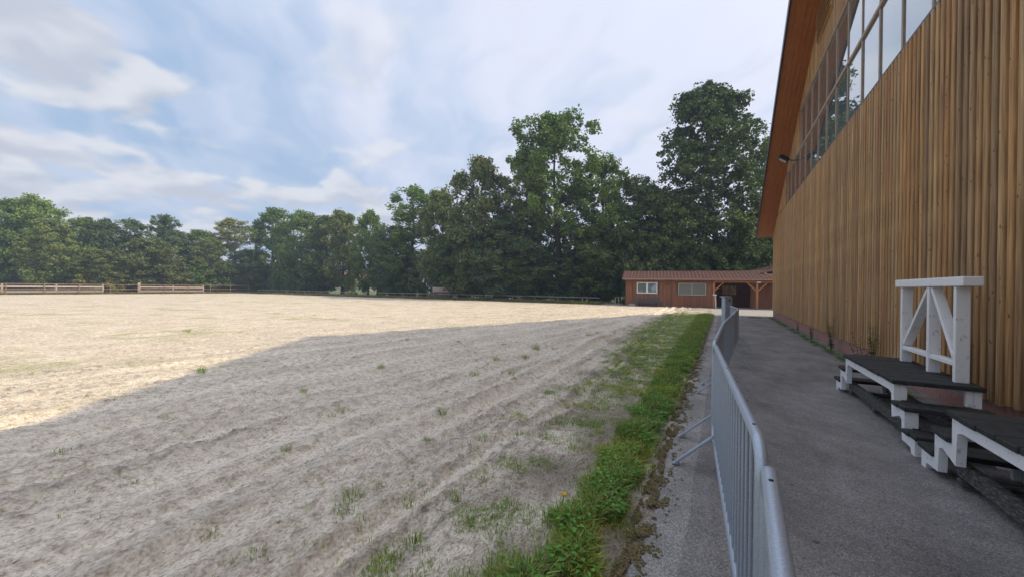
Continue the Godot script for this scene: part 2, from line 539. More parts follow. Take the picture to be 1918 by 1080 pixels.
func fan(n: float, s: float) -> float:     # the wheel marks draw together towards the shed
	return (n + 3.4) / maxf(0.4, 1.0 - 0.03 * s)

func ground_height(n: float, s: float) -> float:
	var h := 0.03 * g_low.get_noise_2d(n, s)
	var wob := g_wob.get_noise_2d(s, 3.0) * 0.22
	var smooth := 0.0
	if n > -14.0:
		for t in TRACKS:
			var dn: float = absf(n - (t[0] + t[1] * s + wob + 0.1 * g_wob.get_noise_2d(s * 2.0, t[0] * 9.0)))
			var w: float = t[2]
			if dn < w * 4.0:
				var e := exp(-(dn / w) * (dn / w))
				var q := (dn - 1.7 * w) / (0.6 * w)
				var fade := clampf(0.85 + 0.7 * g_wob.get_noise_2d(s * 1.3 + 50.0, t[0] * 5.0), 0.3, 1.2)
				h += t[3] * fade * (-e + 0.75 * exp(-q * q))
				smooth = maxf(smooth, e * fade)
	if n < -1.6:
		var band := clampf((-1.6 - n) / 1.0, 0.0, 1.0) * clampf((n + 13.0) / 4.0, 0.0, 1.0)
		var rl := clampf(1.0 - absf(g_streak.get_noise_2d(fan(n, s) * 1.1 + 70.0, s * 0.06)) / 0.12, 0.0, 1.0)
		h += band * 0.022 * rl * clampf(0.7 + 1.6 * g_clod.get_noise_2d(n * 1.3, s * 1.3), 0.0, 1.5)
		h += band * 0.018 * g_streak.get_noise_2d(fan(n, s), s * 0.045)
	in_track = smooth
	var rough := clampf(0.55 + 1.1 * g_patch.get_noise_2d(n, s * 0.45), 0.15, 1.25) * (1.0 - 0.8 * smooth)
	var m := absf(g_mid.get_noise_2d(n, s * 0.8))
	h += rough * (0.030 * (0.35 - m))
	var cl := g_clod.get_noise_2d(n, s)
	h += rough * (0.026 * absf(cl) - 0.006)
	h += rough * 0.015 * g_fine.get_noise_2d(n, s)
	var hf := g_hoof.get_noise_2d(n, s)          # -1 at a cell's point
	h -= 0.026 * clampf((-0.55 - hf) * 3.0, 0.0, 1.0) * (0.3 + rough)
	return h

func build_ground() -> void:
	g_streak = noise(310, 2.6, 3); g_low = noise(301, 0.18, 2); g_mid = noise(302, 1.3, 3); g_clod = noise(303, 4.5, 3); g_fine = noise(304, 14.0, 2)
	g_wob = noise(305, 0.16, 2); g_patch = noise(306, 0.42, 3)
	g_hoof = noise(307, 1.9, 1, FastNoiseLite.TYPE_CELLULAR)
	g_hoof.cellular_return_type = FastNoiseLite.RETURN_DISTANCE
	var g_col := noise(308, 0.9, 4)
	var g_green := noise(309, 0.22, 4)
	# base sheet out to the horizon
	var g := Geo.new()
	for i in 8:
		for j in 8:
			var x0 := -900.0 + i * 225.0
			var z0 := -1100.0 + j * 225.0
			g.quad(Vector3(x0, -0.12, z0), Vector3(x0, -0.12, z0 + 225), Vector3(x0 + 225, -0.12, z0 + 225), Vector3(x0 + 225, -0.12, z0))
	structure("ground", g.mesh(), M.meadow, "flat green meadow reaching away beyond the trees")
	# sand of the riding arena and its verge
	var ns := PackedFloat32Array()
	var x := -0.40
	while x > -75.0:
		ns.push_back(x)
		x -= 0.011 + 0.0068 * absf(x + 1.2)
	ns.push_back(-75.0)
	var ss := PackedFloat32Array()
	x = -7.0
	while x < 39.5:
		ss.push_back(x)
		x += 0.012 + 0.0068 * absf(x - 1.6) * (2.5 if x < 0.5 else 1.0)
	ss.push_back(39.5)
	var nn := ns.size()
	var sn := ss.size()
	var V := PackedVector3Array()
	var C := PackedColorArray()
	V.resize(nn * sn); C.resize(nn * sn)
	var light := Color(0.785, 0.695, 0.565)
	var damp := Color(0.480, 0.415, 0.340)
	var soil := Color(0.270, 0.225, 0.170)
	var algae := Color(0.40, 0.41, 0.20)
	for j in sn:
		var s := ss[j]
		var vw := verge_width(s)
		for i in nn:
			var n := ns[i]
			var h := ground_height(n, s)
			if n > -0.75:
				h = lerpf(h, -0.035, clampf((n + 0.75) / 0.3, 0.0, 1.0))
			var k := j * nn + i
			V[k] = Vector3(n, h, -s)
			var a := g_col.get_noise_2d(n * 1.2, s * 0.7)
			var t := clampf(0.55 + a * 1.1 + 0.45 * g_patch.get_noise_2d(n, s * 0.45) - 0.55 * in_track, 0.0, 1.0)
			var cc := light.lerp(damp, t * 0.42)
			cc = cc * (1.0 + 0.12 * g_streak.get_noise_2d(fan(n, s), s * 0.045 + 30.0)) if n < -1.6 and n > -13.0 else cc
			cc = cc * (1.0 + 0.20 * g_clod.get_noise_2d(n * 1.7, s * 1.7))
			cc = cc.lerp(Color(0.86, 0.765, 0.63), in_track * 0.7)
			if n > -13.0 and n < -1.5:    # crumbled rut edges, darkened in colour to stand in for weak relief shading
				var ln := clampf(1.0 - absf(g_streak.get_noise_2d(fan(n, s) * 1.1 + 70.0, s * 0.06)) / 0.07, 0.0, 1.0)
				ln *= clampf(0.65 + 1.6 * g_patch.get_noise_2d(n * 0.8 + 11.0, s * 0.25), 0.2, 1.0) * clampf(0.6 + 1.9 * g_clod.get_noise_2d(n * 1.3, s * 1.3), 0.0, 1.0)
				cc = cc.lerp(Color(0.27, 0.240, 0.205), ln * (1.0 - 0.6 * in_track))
			if n < -6.0:
				var gg := clampf((g_green.get_noise_2d(n * 0.7, s * 1.5) - 0.12) * 2.6, 0.0, 1.0) * clampf((-n - 6.0) / 6.0, 0.0, 1.0)
				cc = cc.lerp(algae, gg * 0.65 * clampf(0.6 + a * 2.0, 0.0, 1.0))
			var into := clampf((n + 0.45 + vw + 0.4 + 0.5 * g_patch.get_noise_2d(n * 2.0, s * 2.0)) / 0.7, 0.0, 1.0)
			cc = cc.lerp(soil, into * clampf(0.55 + a, 0.0, 0.85))
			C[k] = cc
	var I := PackedInt32Array()
	I.resize((nn - 1) * (sn - 1) * 6)
	var q := 0
	for j in sn - 1:
		for i in nn - 1:
			var k := j * nn + i
			I[q] = k; I[q + 1] = k + 1; I[q + 2] = k + nn
			I[q + 3] = k + 1; I[q + 4] = k + nn + 1; I[q + 5] = k + nn
			q += 6
	var N := PackedVector3Array()
	N.resize(nn * sn)
	for j in sn:
		for i in nn:
			var a := V[j * nn + maxi(i - 1, 0)]
			var b := V[j * nn + mini(i + 1, nn - 1)]
			var e := V[maxi(j - 1, 0) * nn + i]
			var f := V[mini(j + 1, sn - 1) * nn + i]
			var m := (b - a).cross(f - e)
			N[j * nn + i] = (m if m.y > 0 else -m).normalized()
	var ar := []
	ar.resize(Mesh.ARRAY_MAX)
	ar[Mesh.ARRAY_VERTEX] = V; ar[Mesh.ARRAY_NORMAL] = N; ar[Mesh.ARRAY_COLOR] = C; ar[Mesh.ARRAY_INDEX] = I
	var am := ArrayMesh.new()
	am.add_surface_from_arrays(Mesh.PRIMITIVE_TRIANGLES, ar)
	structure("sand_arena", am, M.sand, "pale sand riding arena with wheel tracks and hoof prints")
	print("sand cells ", nn, " x ", sn)
	# asphalt path: worn pale edge strip, darker main surface laid beside it
	path_sheet("asphalt_path", -0.19, 2.95, 0.05, 0.0, Color(0.345, 0.325, 0.310), "dark grey asphalt path between the barriers and the wooden hall")
	path_sheet("asphalt_edge", -0.47, -0.19, 0.04, -0.006, Color(0.46, 0.435, 0.41), "worn pale asphalt strip along the grass verge")
	# pale concrete yard between hall and shed
	var y := Geo.new()
	y.prism(PackedVector2Array([Vector2(-0.5, 29.0), Vector2(40.0, 29.0), Vector2(40.0, 52.0), Vector2(4.0, 52.0), Vector2(-6.5, 38.4), Vector2(-1.2, 31.5)]), func(p, t): return at(p.x, t, p.y), -0.2, -0.012)
	structure("concrete_yard", y.mesh(), M.concrete, "pale concrete yard in front of the low wooden shed")

func path_sheet(called: String, n0: float, n1: float, cell: float, y0: float, colr: Color, label: String) -> void:
	var f := noise(331, 0.5, 4)
	var f2 := noise(332, 2.6, 3)
	var f3 := noise(333, 1.1, 4)
	var rows := PackedFloat32Array()
	var s := -7.0
	while s < 29.2:
		rows.push_back(s)
		s += cell * (0.7 + 0.10 * absf(s - 2.0))
	rows.push_back(29.2)
	var cols := maxi(6, int((n1 - n0) / cell))
	var V := PackedVector3Array(); var N := PackedVector3Array(); var C := PackedColorArray(); var I := PackedInt32Array()
	for j in rows.size():
		var sv := rows[j]
		var e0 := n0 + (0.07 * f2.get_noise_2d(sv * 0.5, 5.0) + 0.03 * f3.get_noise_2d(sv * 9.0, 9.0) if n0 < -0.3 else 0.02 * f2.get_noise_2d(sv, 2.0))
		var e1 := n1 + (0.02 * f2.get_noise_2d(sv, 2.0) + 0.004 if n1 < 0.0 else 0.0)
		for i in cols + 1:
			var n := lerpf(e0, e1, float(i) / cols)
			var h := y0 + 0.006 * f.get_noise_2d(n, sv)
			if n0 < -0.3 and i == 0:
				h -= 0.045
			V.push_back(Vector3(n, h, -sv))
			N.push_back(Vector3.UP)
			var t := 1.0 + 0.40 * f3.get_noise_2d(n, sv * 0.6) + 0.20 * f2.get_noise_2d(n * 1.5, sv * 1.5)
			var dirt := clampf((n - 2.35 + 0.25 * f2.get_noise_2d(n, sv)) / 0.4, 0.0, 1.0) * clampf(0.5 + f3.get_noise_2d(n * 3.0, sv * 3.0) * 1.5, 0.0, 1.0)
			C.push_back((colr * t).lerp(Color(0.16, 0.135, 0.10), dirt * 0.7))
	for j in rows.size() - 1:
		for i in cols:
			var k := j * (cols + 1) + i
			I.append_array(PackedInt32Array([k, k + cols + 1, k + 1, k + 1, k + cols + 1, k + cols + 2]))
	var ar := []
	ar.resize(Mesh.ARRAY_MAX)
	ar[Mesh.ARRAY_VERTEX] = V; ar[Mesh.ARRAY_NORMAL] = N; ar[Mesh.ARRAY_COLOR] = C; ar[Mesh.ARRAY_INDEX] = I
	var am := ArrayMesh.new()
	am.add_surface_from_arrays(Mesh.PRIMITIVE_TRIANGLES, ar)
	structure(called, am, M.asphalt, label)

# ---------------------------------------------------------------- the big wooden hall
const WALL_N := 2.80      # front of the cover boards
const S0 := -3.1
const S1 := 29.5
const RIDGE := 13.2
const SLOPE := 0.46
const EAVE := 5.04
const TOP := 5.04 + 0.46 * 16.3
const SLOPE_NEAR := 0.523  # near slope is out of view; steepened to shape the hall's cast shadow

func rake(s: float) -> float:
	return TOP - (SLOPE * (s - RIDGE) if s > RIDGE else SLOPE_NEAR * (RIDGE - s))

func board_mesh(h0: float, h1a: float, h1b: float, w: float, t: float) -> ArrayMesh:
	# a board with rounded face edges, standing; face towards -X, back at x = 0; top may be cut at a slant (h1a at -z side)
	var g := Geo.new()
	var prof := [Vector2(-w * 0.5, 0.0), Vector2(-w * 0.5, -t + 0.016), Vector2(-w * 0.5 + 0.004, -t + 0.006), Vector2(-w * 0.5 + 0.014, -t), Vector2(w * 0.5 - 0.014, -t), Vector2(w * 0.5 - 0.004, -t + 0.006), Vector2(w * 0.5, -t + 0.016), Vector2(w * 0.5, 0.0)]
	var nrm := [Vector3(0, 0, -1), Vector3(-0.12, 0, -0.99), Vector3(-0.7, 0, -0.7), Vector3(-1, 0, -0.05), Vector3(-1, 0, 0.05), Vector3(-0.7, 0, 0.7), Vector3(-0.12, 0, 0.99), Vector3(0, 0, 1)]
	var top := func(z: float) -> float: return lerpf(h1a, h1b, z / w + 0.5)
	for i in prof.size() - 1:
		var p: Vector2 = prof[i]
		var q: Vector2 = prof[i + 1]
		var a := Vector3(p.y, h0, p.x); var b := Vector3(q.y, h0, q.x)
		var d := Vector3(q.y, top.call(q.x), q.x); var e := Vector3(p.y, top.call(p.x), p.x)
		g.tri_n(a, b, d, nrm[i], nrm[i + 1], nrm[i + 1])
		g.tri_n(a, d, e, nrm[i], nrm[i + 1], nrm[i])
	for i in range(1, prof.size() - 1):
		g.tri(Vector3(0, h0, prof[0].x), Vector3(prof[i + 1].y, h0, prof[i + 1].x), Vector3(prof[i].y, h0, prof[i].x))
	return g.mesh()

func wall_piece(o: Node, called: String, poly: Array, m: Material) -> void:
	var g := Geo.new()
	g.prism(PackedVector2Array(poly), func(p, t): return at(t, p.y, p.x), WALL_N + 0.083, WALL_N + 0.26)
	part(o, called, g.mesh(), m)

func build_hall() -> void:
	var o := thing("riding_hall", Vector3.ZERO, 0.0, "large wooden hall with upright brown boards and a long window band under its gable", "building")
	var g := Geo.new()
	g.box(at(WALL_N + 0.16, 0.12, (S0 + S1) * 0.5), Vector3(0.24, 0.62, S1 - S0 - 0.02), 0.01)
	part(o, "plinth", g.mesh(), M.plinth)
	var P := 1.19
	var r1 := P * 9.0
	var r2 := P * 6.0
	var n1 := P * 8.0
	var n2 := P * 5.0
	var lo := 5.95
	var hi := 7.54
	var top := 9.22
	# wall behind the boards, round the two rows of windows
	wall_piece(o, "wall", [Vector2(S0, 0.43), Vector2(S1, 0.43), Vector2(S1, EAVE), Vector2(27.52, lo), Vector2(0.61, lo), Vector2(S0, rake(S0))], M.larch_back)
	wall_piece(o, "wall", [Vector2(RIDGE + r1, lo + 0.002), Vector2(27.52, lo + 0.002), Vector2(RIDGE + r1, rake(RIDGE + r1))], M.larch_back)
	wall_piece(o, "wall", [Vector2(RIDGE - n1, lo + 0.002), Vector2(0.61, lo + 0.002), Vector2(RIDGE - n1, rake(RIDGE - n1))], M.larch_back)
	wall_piece(o, "wall", [Vector2(RIDGE + r2, hi + 0.002), Vector2(RIDGE + r1 - 0.12, hi + 0.002), Vector2(RIDGE + r2, rake(RIDGE + r2))], M.larch_back)
	wall_piece(o, "wall", [Vector2(RIDGE - n2, hi + 0.002), Vector2(RIDGE - n1 + 0.02, hi + 0.002), Vector2(RIDGE - n2, rake(RIDGE - n2))], M.larch_back)
	wall_piece(o, "wall", [Vector2(RIDGE - n2, top), Vector2(RIDGE + r2, top), Vector2(RIDGE + r2, rake(RIDGE + r2) - 0.002), Vector2(RIDGE, TOP), Vector2(RIDGE - n2, rake(RIDGE - n2) - 0.002)], M.larch_back)
	# cover boards
	var pitch := 0.16
	var shapes := []
	for k in 4:
		shapes.push_back(board_mesh(0.36 - 0.012 * k, lo - 0.03, lo - 0.03, 0.088 + 0.006 * (k % 2), 0.095))
	var count := int((S1 - S0) / pitch)
	var r := RandomNumberGenerator.new()
	r.seed = 91
	for i in count:
		var s := S0 + (i + 0.5) * pitch
		var top_h := rake(s)
		var m: Mesh
		if top_h < lo + 0.05:
			m = board_mesh(0.37, rake(s + 0.05) - 0.01, rake(s - 0.05) - 0.01, 0.09, 0.095)
		else:
			m = shapes[r.randi() % 4]
		var b := part(o, "cover_board", m, M.larch[r.randi() % M.larch.size()], at(WALL_N + 0.085 + r.randf_range(-0.004, 0.0), 0, s + r.randf_range(-0.006, 0.006)))
		b.rotation.x = r.randf_range(-0.0009, 0.0009)
	var far := Geo.new()
	for i in count:
		var s := S0 + (i + 0.5) * pitch
		var from := top + 0.02
		var a := absf(s - RIDGE)
		var e1 := r1 if s > RIDGE else n1
		if a > e1 + 0.03:
			from = lo + 0.03
		elif a > (r2 if s > RIDGE else n2) + 0.03:
			from = hi + 0.03
		if rake(s) - from < 0.12:
			continue
		if a < e1 + 0.12 and a > e1 - 0.06:
			continue
		var bm := board_mesh(from, rake(s + 0.05) - 0.01, rake(s - 0.05) - 0.01, 0.09, 0.095)
		if s > RIDGE:
			part(o, "gable_board", bm, M.larch[r.randi() % M.larch.size()], at(WALL_N + 0.085, 0, s))
		else:
			var mv: PackedVector3Array = bm.surface_get_arrays(0)[Mesh.ARRAY_VERTEX]
			var mn: PackedVector3Array = bm.surface_get_arrays(0)[Mesh.ARRAY_NORMAL]
			for q in mv.size():
				far.v.push_back(mv[q] + at(WALL_N + 0.085, 0, s)); far.n.push_back(mn[q])
	part(o, "gable_board", far.mesh(), M.larch[0], Vector3.ZERO, "stuff")
	# window band
	for row in 2:
		var cnt := 9 if row == 0 else 6
		var cn := 8 if row == 0 else 5
		var b0: float = lo if row == 0 else hi
		var b1: float = hi if row == 0 else top
		for k in range(-cn, cnt + 1):
			g = Geo.new()
			var hh := b1 - b0 - 0.06
			g.box(Vector3.ZERO, Vector3(0.05, hh, 0.07), 0.006)
			part(o, "mullion", g.mesh(), M.mullion, at(WALL_N + 0.055, (b0 + b1) * 0.5, RIDGE + k * P))
		for k in range(-cn, cnt):
			g = Geo.new()
			g.box(Vector3.ZERO, Vector3(0.012, b1 - b0 - 0.07, P - 0.078))
			var pn := part(o, "window_pane", g.mesh(), M.coated, at(WALL_N + 0.058 + r.randf_range(-0.003, 0.003), (b0 + b1) * 0.5, RIDGE + (k + 0.5) * P))
			pn.rotation = Vector3(0, r.randf_range(-0.006, 0.006), r.randf_range(-0.006, 0.006))
	for e in [[lo, r1, 0.07, "window_sill", n1], [hi, r1, 0.085, "transom", n1], [top, r2, 0.07, "window_head", n2]]:
		g = Geo.new()
		g.box(at(WALL_N + 0.05, e[0], RIDGE + (e[1] - e[4]) * 0.5), Vector3(0.10 if e[3] != "transom" else 0.08, e[2], e[1] + e[4] + 0.09), 0.01)
		part(o, e[3], g.mesh(), M.fascia if e[3] == "window_sill" else M.mullion)
	# louvred hatch high in the gable
	g = Geo.new()
	g.box(at(WALL_N - 0.02, 10.5, 15.6), Vector3(0.10, 1.05, 2.0), 0.01)
	var lv := part(o, "louvre", g.mesh(), M.larch_back)
	for k in 6:
		g = Geo.new()
		g.box(Vector3.ZERO, Vector3(0.02, 0.15, 1.9), 0.004, Transform3D(Basis(Vector3.BACK, -0.5), Vector3.ZERO))
		part(lv, "slat", g.mesh(), M.larch[3], at(WALL_N - 0.075, 10.08 + k * 0.165, 15.6))
	# other walls, floor inside, roof
	g = Geo.new()
	g.box(at(22.0, 2.75, S1 - 0.1), Vector3(38.0, 4.6, 0.2)); g.box(at(22.0, 2.2, S0 + 0.1), Vector3(38.0, 3.5, 0.2))
	g.prism(PackedVector2Array([Vector2(S0 + 0.2, 0.45), Vector2(S1 - 0.2, 0.45), Vector2(S1 - 0.2, EAVE), Vector2(RIDGE, TOP - 0.05), Vector2(S0 + 0.2, rake(S0))]), func(p, t): return at(t, p.y, p.x), 40.9, 41.1)
	part(o, "wall", g.mesh(), M.larch_back)
	g = Geo.new()
	g.box(at(22.0, 0.45, RIDGE), Vector3(37.4, 0.04, S1 - S0 - 0.5))
	part(o, "floor", g.mesh(), M.inside)
	var verge := 0.92
	for sg in [-1.0, 1.0]:
		var run := S1 - RIDGE + 0.12
		var sl: float = SLOPE if sg > 0.0 else SLOPE_NEAR
		var f := func(u: float, n: float, up: float) -> Vector3: return at(n, TOP - sl * u + up, RIDGE + sg * u)
		g = Geo.new()   # roof deck
		g.prism(PackedVector2Array([Vector2(0, 0.03), Vector2(run + 0.05, 0.03), Vector2(run + 0.05, 0.26), Vector2(0, 0.26)]), func(p, t): return f.call(p.x, t, p.y), WALL_N - verge + 0.05, 42.0)
		part(o, "roof", g.mesh(), M.roof_dark)
		for k in 6:    # boards under the overhang, running up the slope
			g = Geo.new()
			var n0 := WALL_N - verge + 0.052 + k * (verge / 6.0)
			g.prism(PackedVector2Array([Vector2(0.02, 0.0), Vector2(run, 0.0), Vector2(run, 0.028), Vector2(0.02, 0.028)]), func(p, t): return f.call(p.x, t, p.y), n0 + 0.004, n0 + verge / 6.0 - 0.003)
			part(o, "soffit_board", g.mesh(), M.soffit)
		g = Geo.new()
		g.prism(PackedVector2Array([Vector2(0, -0.03), Vector2(run + 0.06, -0.03), Vector2(run + 0.06, 0.30), Vector2(0, 0.30)]), func(p, t): return f.call(p.x, t, p.y), WALL_N - verge, WALL_N - verge + 0.045)
		part(o, "verge_board", g.mesh(), M.fascia)
	# floodlight on its arm
	var fl := thing("floodlight", at(WALL_N + 0.03, 7.36, 21.2), 0.0, "small black floodlight on an arm fixed to the hall's window band", "floodlight")
	g = Geo.new()
	g.tube([Vector3(0.0, 0, 0), Vector3(-0.18, 0.02, 0), Vector3(-0.34, 0.10, 0)], [0.022, 0.022, 0.022], 8)
	part(fl, "arm", g.mesh(), M.black)
	g = Geo.new()
	var tx := Transform3D(Basis(Vector3.BACK, -0.62), Vector3(-0.46, 0.13, 0))
	g.box(Vector3.ZERO, Vector3(0.42, 0.17, 0.34), 0.03, tx)
	for k in 5:
		g.box(Vector3(-0.12 + 0.06 * k, 0.10, 0), Vector3(0.012, 0.04, 0.24), 0.0, tx)
	part(fl, "housing", g.mesh(), M.black)
	g = Geo.new()
	g.box(Vector3(0, -0.088, 0), Vector3(0.30, 0.012, 0.24), 0.0, tx)
	part(fl, "lens", g.mesh(), M.lens)

# ---------------------------------------------------------------- shed with carport
func build_shed() -> void:
	var left := cam(10.9, 37.5)
	var right := cam(22.0, 33.4)
	var turn := atan2(-(right.z - left.z), right.x - left.x)
	var o := thing("wooden_shed", left, turn, "low reddish brown wooden shed with a red metal roof and an open bay", "shed")
	var L := 15.0
	var EN := 7.5       # enclosed length
	var D := 3.9
	var H := 2.45
	var g := Geo.new()
	var r := RandomNumberGenerator.new()
	r.seed = 5
	# windows: [x0, x1, y0, y1]
	var W := [[0.98, 2.81, 1.20, 2.24], [4.56, 6.89, 1.10, 2.20]]
	# front boards in four tones, weathered grey below the first window
	var geos := [Geo.new(), Geo.new(), Geo.new(), Geo.new(), Geo.new()]
	var x := 0.0
	while x < EN - 0.05:
		var bw := 0.125 if x > 3.1 else 0.17
		var mid := x + bw * 0.5
		var cut := []
		for w in W:
			if mid > w[0] - 0.02 and mid < w[1] + 0.02:
				cut = w
		var t: int = r.randi() % 4
		var dz := r.randf_range(-0.012, 0.004)
		var bx := func(y0: float, y1: float, k: int) -> void:
			geos[k].box(Vector3(mid, (y0 + y1) * 0.5, -0.03 - dz), Vector3(bw - 0.012, y1 - y0, 0.03), 0.006)
		var grey_to := 0.0
		if x < 3.1 and x > 0.6:
			grey_to = 0.75 + r.randf_range(-0.35, 0.45)
			if x > 0.85 and x < 2.85:
				grey_to = 1.0 + r.randf_range(-0.3, 0.15)
		if cut.is_empty():
			if grey_to > 0.0:
				bx.call(0.05, grey_to, 4); bx.call(grey_to, H, t)
			else:
				bx.call(0.05, H, t)
		else:
			if grey_to > 0.0:
				bx.call(0.05, grey_to, 4); bx.call(grey_to, cut[2], t)
			else:
				bx.call(0.05, cut[2], t)
			bx.call(cut[3], H, t)
		x += bw
	for k in 5:
		part(o, "front_boarding", geos[k].mesh(), M.shed_grey if k == 4 else M.shed_board[k], Vector3.ZERO, "stuff")
	# backing behind the boards, side, rear and bay walls
	g = Geo.new()
	g.box(Vector3(-0.02, 1.2, -D * 0.5), Vector3(0.06, 2.4, D - 0.1)); g.box(Vector3(EN - 0.03, 1.2, -D * 0.5), Vector3(0.06, 2.4, D - 0.1))
	g.box(Vector3(L, 1.4, -D * 0.5), Vector3(0.08, 2.8, D))
	part(o, "side_wall", g.mesh(), M.shed_dark)
	g = Geo.new()
	g.box(Vector3(L * 0.5, 1.4, -D), Vector3(L, 2.8, 0.08))
	part(o, "rear_wall", g.mesh(), M.shed_dark)
	g = Geo.new()
	for k in 4:
		g.box(Vector3(EN + 0.2 + k * 0.002, 1.25, -D * 0.5), Vector3(0.03, 2.4, D - 0.2))
	g = Geo.new()
	g.box(Vector3(L * 0.5, 0.012, -D * 0.5), Vector3(L, 0.02, D))
	part(o, "floor", g.mesh(), M.concrete)
	# right part of the bay is boarded behind the post
	g = Geo.new()
	x = 10.55
	while x < L - 0.05:
		g.box(Vector3(x + 0.07, 1.2, -1.1 + r.randf_range(-0.01, 0.01)), Vector3(0.13, 2.4, 0.03), 0.005)
		x += 0.14
	part(o, "bay_boarding", g.mesh(), M.shed_dark)
	g = Geo.new()
	g.box(Vector3(9.3, 1.6, -D + 0.08), Vector3(1.3, 1.0, 0.06))
	var iw := part(o, "bay_window", g.mesh(), M.dark_void)
	for k in 2:
		g = Geo.new()
		g.box(Vector3(9.3 + (k - 0.5) * 0.62, 1.6, -D + 0.115), Vector3(0.56, 0.9, 0.01))
		part(iw, "pane", g.mesh(), M.glass)
	# windows
	for k in 2:
		var w: Array = W[k]
		var fm: Material = M.white_frame if k == 0 else M.green_frame
		var fw := 0.085 if k == 0 else 0.07
		g = Geo.new()
		var zc := -0.01
		g.box(Vector3((w[0] + w[1]) * 0.5, w[2] + fw * 0.5, zc), Vector3(w[1] - w[0], fw, 0.10), 0.006)
		g.box(Vector3((w[0] + w[1]) * 0.5, w[3] - fw * 0.5, zc), Vector3(w[1] - w[0], fw, 0.10), 0.006)
		for xx in [w[0] + fw * 0.5, w[1] - fw * 0.5]:
			g.box(Vector3(xx, (w[2] + w[3]) * 0.5, zc), Vector3(fw, w[3] - w[2] - fw * 2, 0.098), 0.006)
		var mx: float = (w[0] + w[1]) * 0.5
		g.box(Vector3(mx, (w[2] + w[3]) * 0.5, zc), Vector3(0.15 if k == 0 else 0.06, w[3] - w[2] - fw * 2, 0.096), 0.006)
		var wf := part(o, "window", g.mesh(), fm)
		wf.set_meta("label", "white framed double window" if k == 0 else "double window with a thin brown frame")
		for q in 2:
			g = Geo.new()
			var a: float = w[0] + fw if q == 0 else mx + 0.03
			var b: float = mx - 0.03 if q == 0 else w[1] - fw
			g.box(Vector3((a + b) * 0.5, (w[2] + w[3]) * 0.5, -0.02), Vector3(b - a, w[3] - w[2] - fw * 2, 0.012))
			part(wf, "pane", g.mesh(), M.coated)
		g = Geo.new()
		g.box(Vector3(mx, (w[2] + w[3]) * 0.5, -0.6), Vector3(w[1] - w[0] + 0.5, w[3] - w[2] + 0.5, 0.04))
		part(o, "inner_panel", g.mesh(), M.inside)  # plain brown panel set back behind the panes
	# posts, beam and braces of the bay
	var posts := [EN + 0.02, 10.85]
	for k in 2:
		var px: float = posts[k]
		g = Geo.new()
		g.box(Vector3(px, 1.14, -0.06), Vector3(0.17, 2.24, 0.17), 0.012)
		part(o, "post", g.mesh(), M.post_wood)
		for sg in [-1.0, 1.0]:
			if k == 0 and sg < 0.0:
				continue
			g = Geo.new()
			g.beam(Vector3(px + sg * 0.05, 1.55, -0.06), Vector3(px + sg * 0.75, 2.25, -0.06), 0.12, 0.12, Vector3.BACK, 0.008)
			part(o, "brace", g.mesh(), M.post_wood)
	g = Geo.new()
	g.box(Vector3((EN + L) * 0.5, 2.34, -0.06), Vector3(L - EN, 0.19, 0.15), 0.01)
	part(o, "beam", g.mesh(), M.post_wood)
	g = Geo.new()
	g.box(Vector3(L * 0.5, 2.50, 0.36), Vector3(L + 0.6, 0.11, 0.035), 0.006)
	part(o, "eaves_board", g.mesh(), M.shed_board[3])
	g = Geo.new()
	g.tube([Vector3(-0.3, 2.50, 0.43), Vector3(L + 0.3, 2.50, 0.43)], [0.055, 0.055], 10)
	part(o, "gutter", g.mesh(), M.rust)
	# roof sheet: courses with raised ribs, up to a ridge over the middle
	g = Geo.new()
	var ridge_h := 3.35
	var rib := 0.30
	var courses := 8
	var z0 := 0.42
	var z1 := -D * 0.55
	var surf := func(u: float, t: float) -> Vector3:
		return Vector3(u, lerpf(2.56, ridge_h, t), lerpf(z0, z1, t))
	var un := Vector3(0, z0 - z1, ridge_h - 2.56).normalized()
	var nx := int((L + 0.7) / rib)
	for i in nx:
		var xa := -0.35 + i * rib
		for j in courses:
			var ta := float(j) / courses
			var tb := float(j + 1) / courses
			var step := [Vector2(0, 0), Vector2(0.07, 0.0), Vector2(0.12, 0.035), Vector2(0.20, 0.035), Vector2(0.25, 0.0), Vector2(0.30, 0.0)]
			for k in 5:
				var p: Vector2 = step[k]
				var q: Vector2 = step[k + 1]
				g.quad(surf.call(xa + p.x, ta) + un * (p.y + 0.03), surf.call(xa + q.x, ta) + un * (q.y + 0.03), surf.call(xa + q.x, tb) + un * (q.y + 0.004), surf.call(xa + p.x, tb) + un * (p.y + 0.004))
				g.quad(surf.call(xa + p.x, ta) + un * (p.y - 0.01), surf.call(xa + q.x, ta) + un * (q.y - 0.01), surf.call(xa + q.x, ta) + un * (q.y + 0.03), surf.call(xa + p.x, ta) + un * (p.y + 0.03))
	part(o, "roof", g.mesh(), M.roof_red)
	g = Geo.new()
	g.prism(PackedVector2Array([Vector2(z0 - 0.03, 2.46), Vector2(z0 - 0.03, 2.545), Vector2(z1, ridge_h - 0.015), Vector2(-D - 0.5, 2.50), Vector2(-D - 0.5, 2.42), Vector2(z1, ridge_h - 0.12)]), func(p, t): return Vector3(t, p.y, p.x), -0.36, L + 0.34)
	part(o, "roof_deck", g.mesh(), M.shed_dark)
	# lamp at the post's head, with its own fitting
	g = Geo.new()
	g.box(Vector3(10.95, 2.30, 0.08), Vector3(0.30, 0.16, 0.12), 0.02)
	part(o, "lamp_housing", g.mesh(), M.white_thing)
	# taller wing's roof beyond
	var wg := thing("hall_annex", left + Vector3(cos(turn), 0, -sin(turn)) * 10.9 + Vector3(-sin(turn), 0, -cos(turn)) * 1.0, turn, "annex with a red ribbed roof rising beside the hall behind the shed", "building")
	g = Geo.new()
	g.box(Vector3(2.4, 1.5, -4.6), Vector3(4.2, 3.0, 3.0))
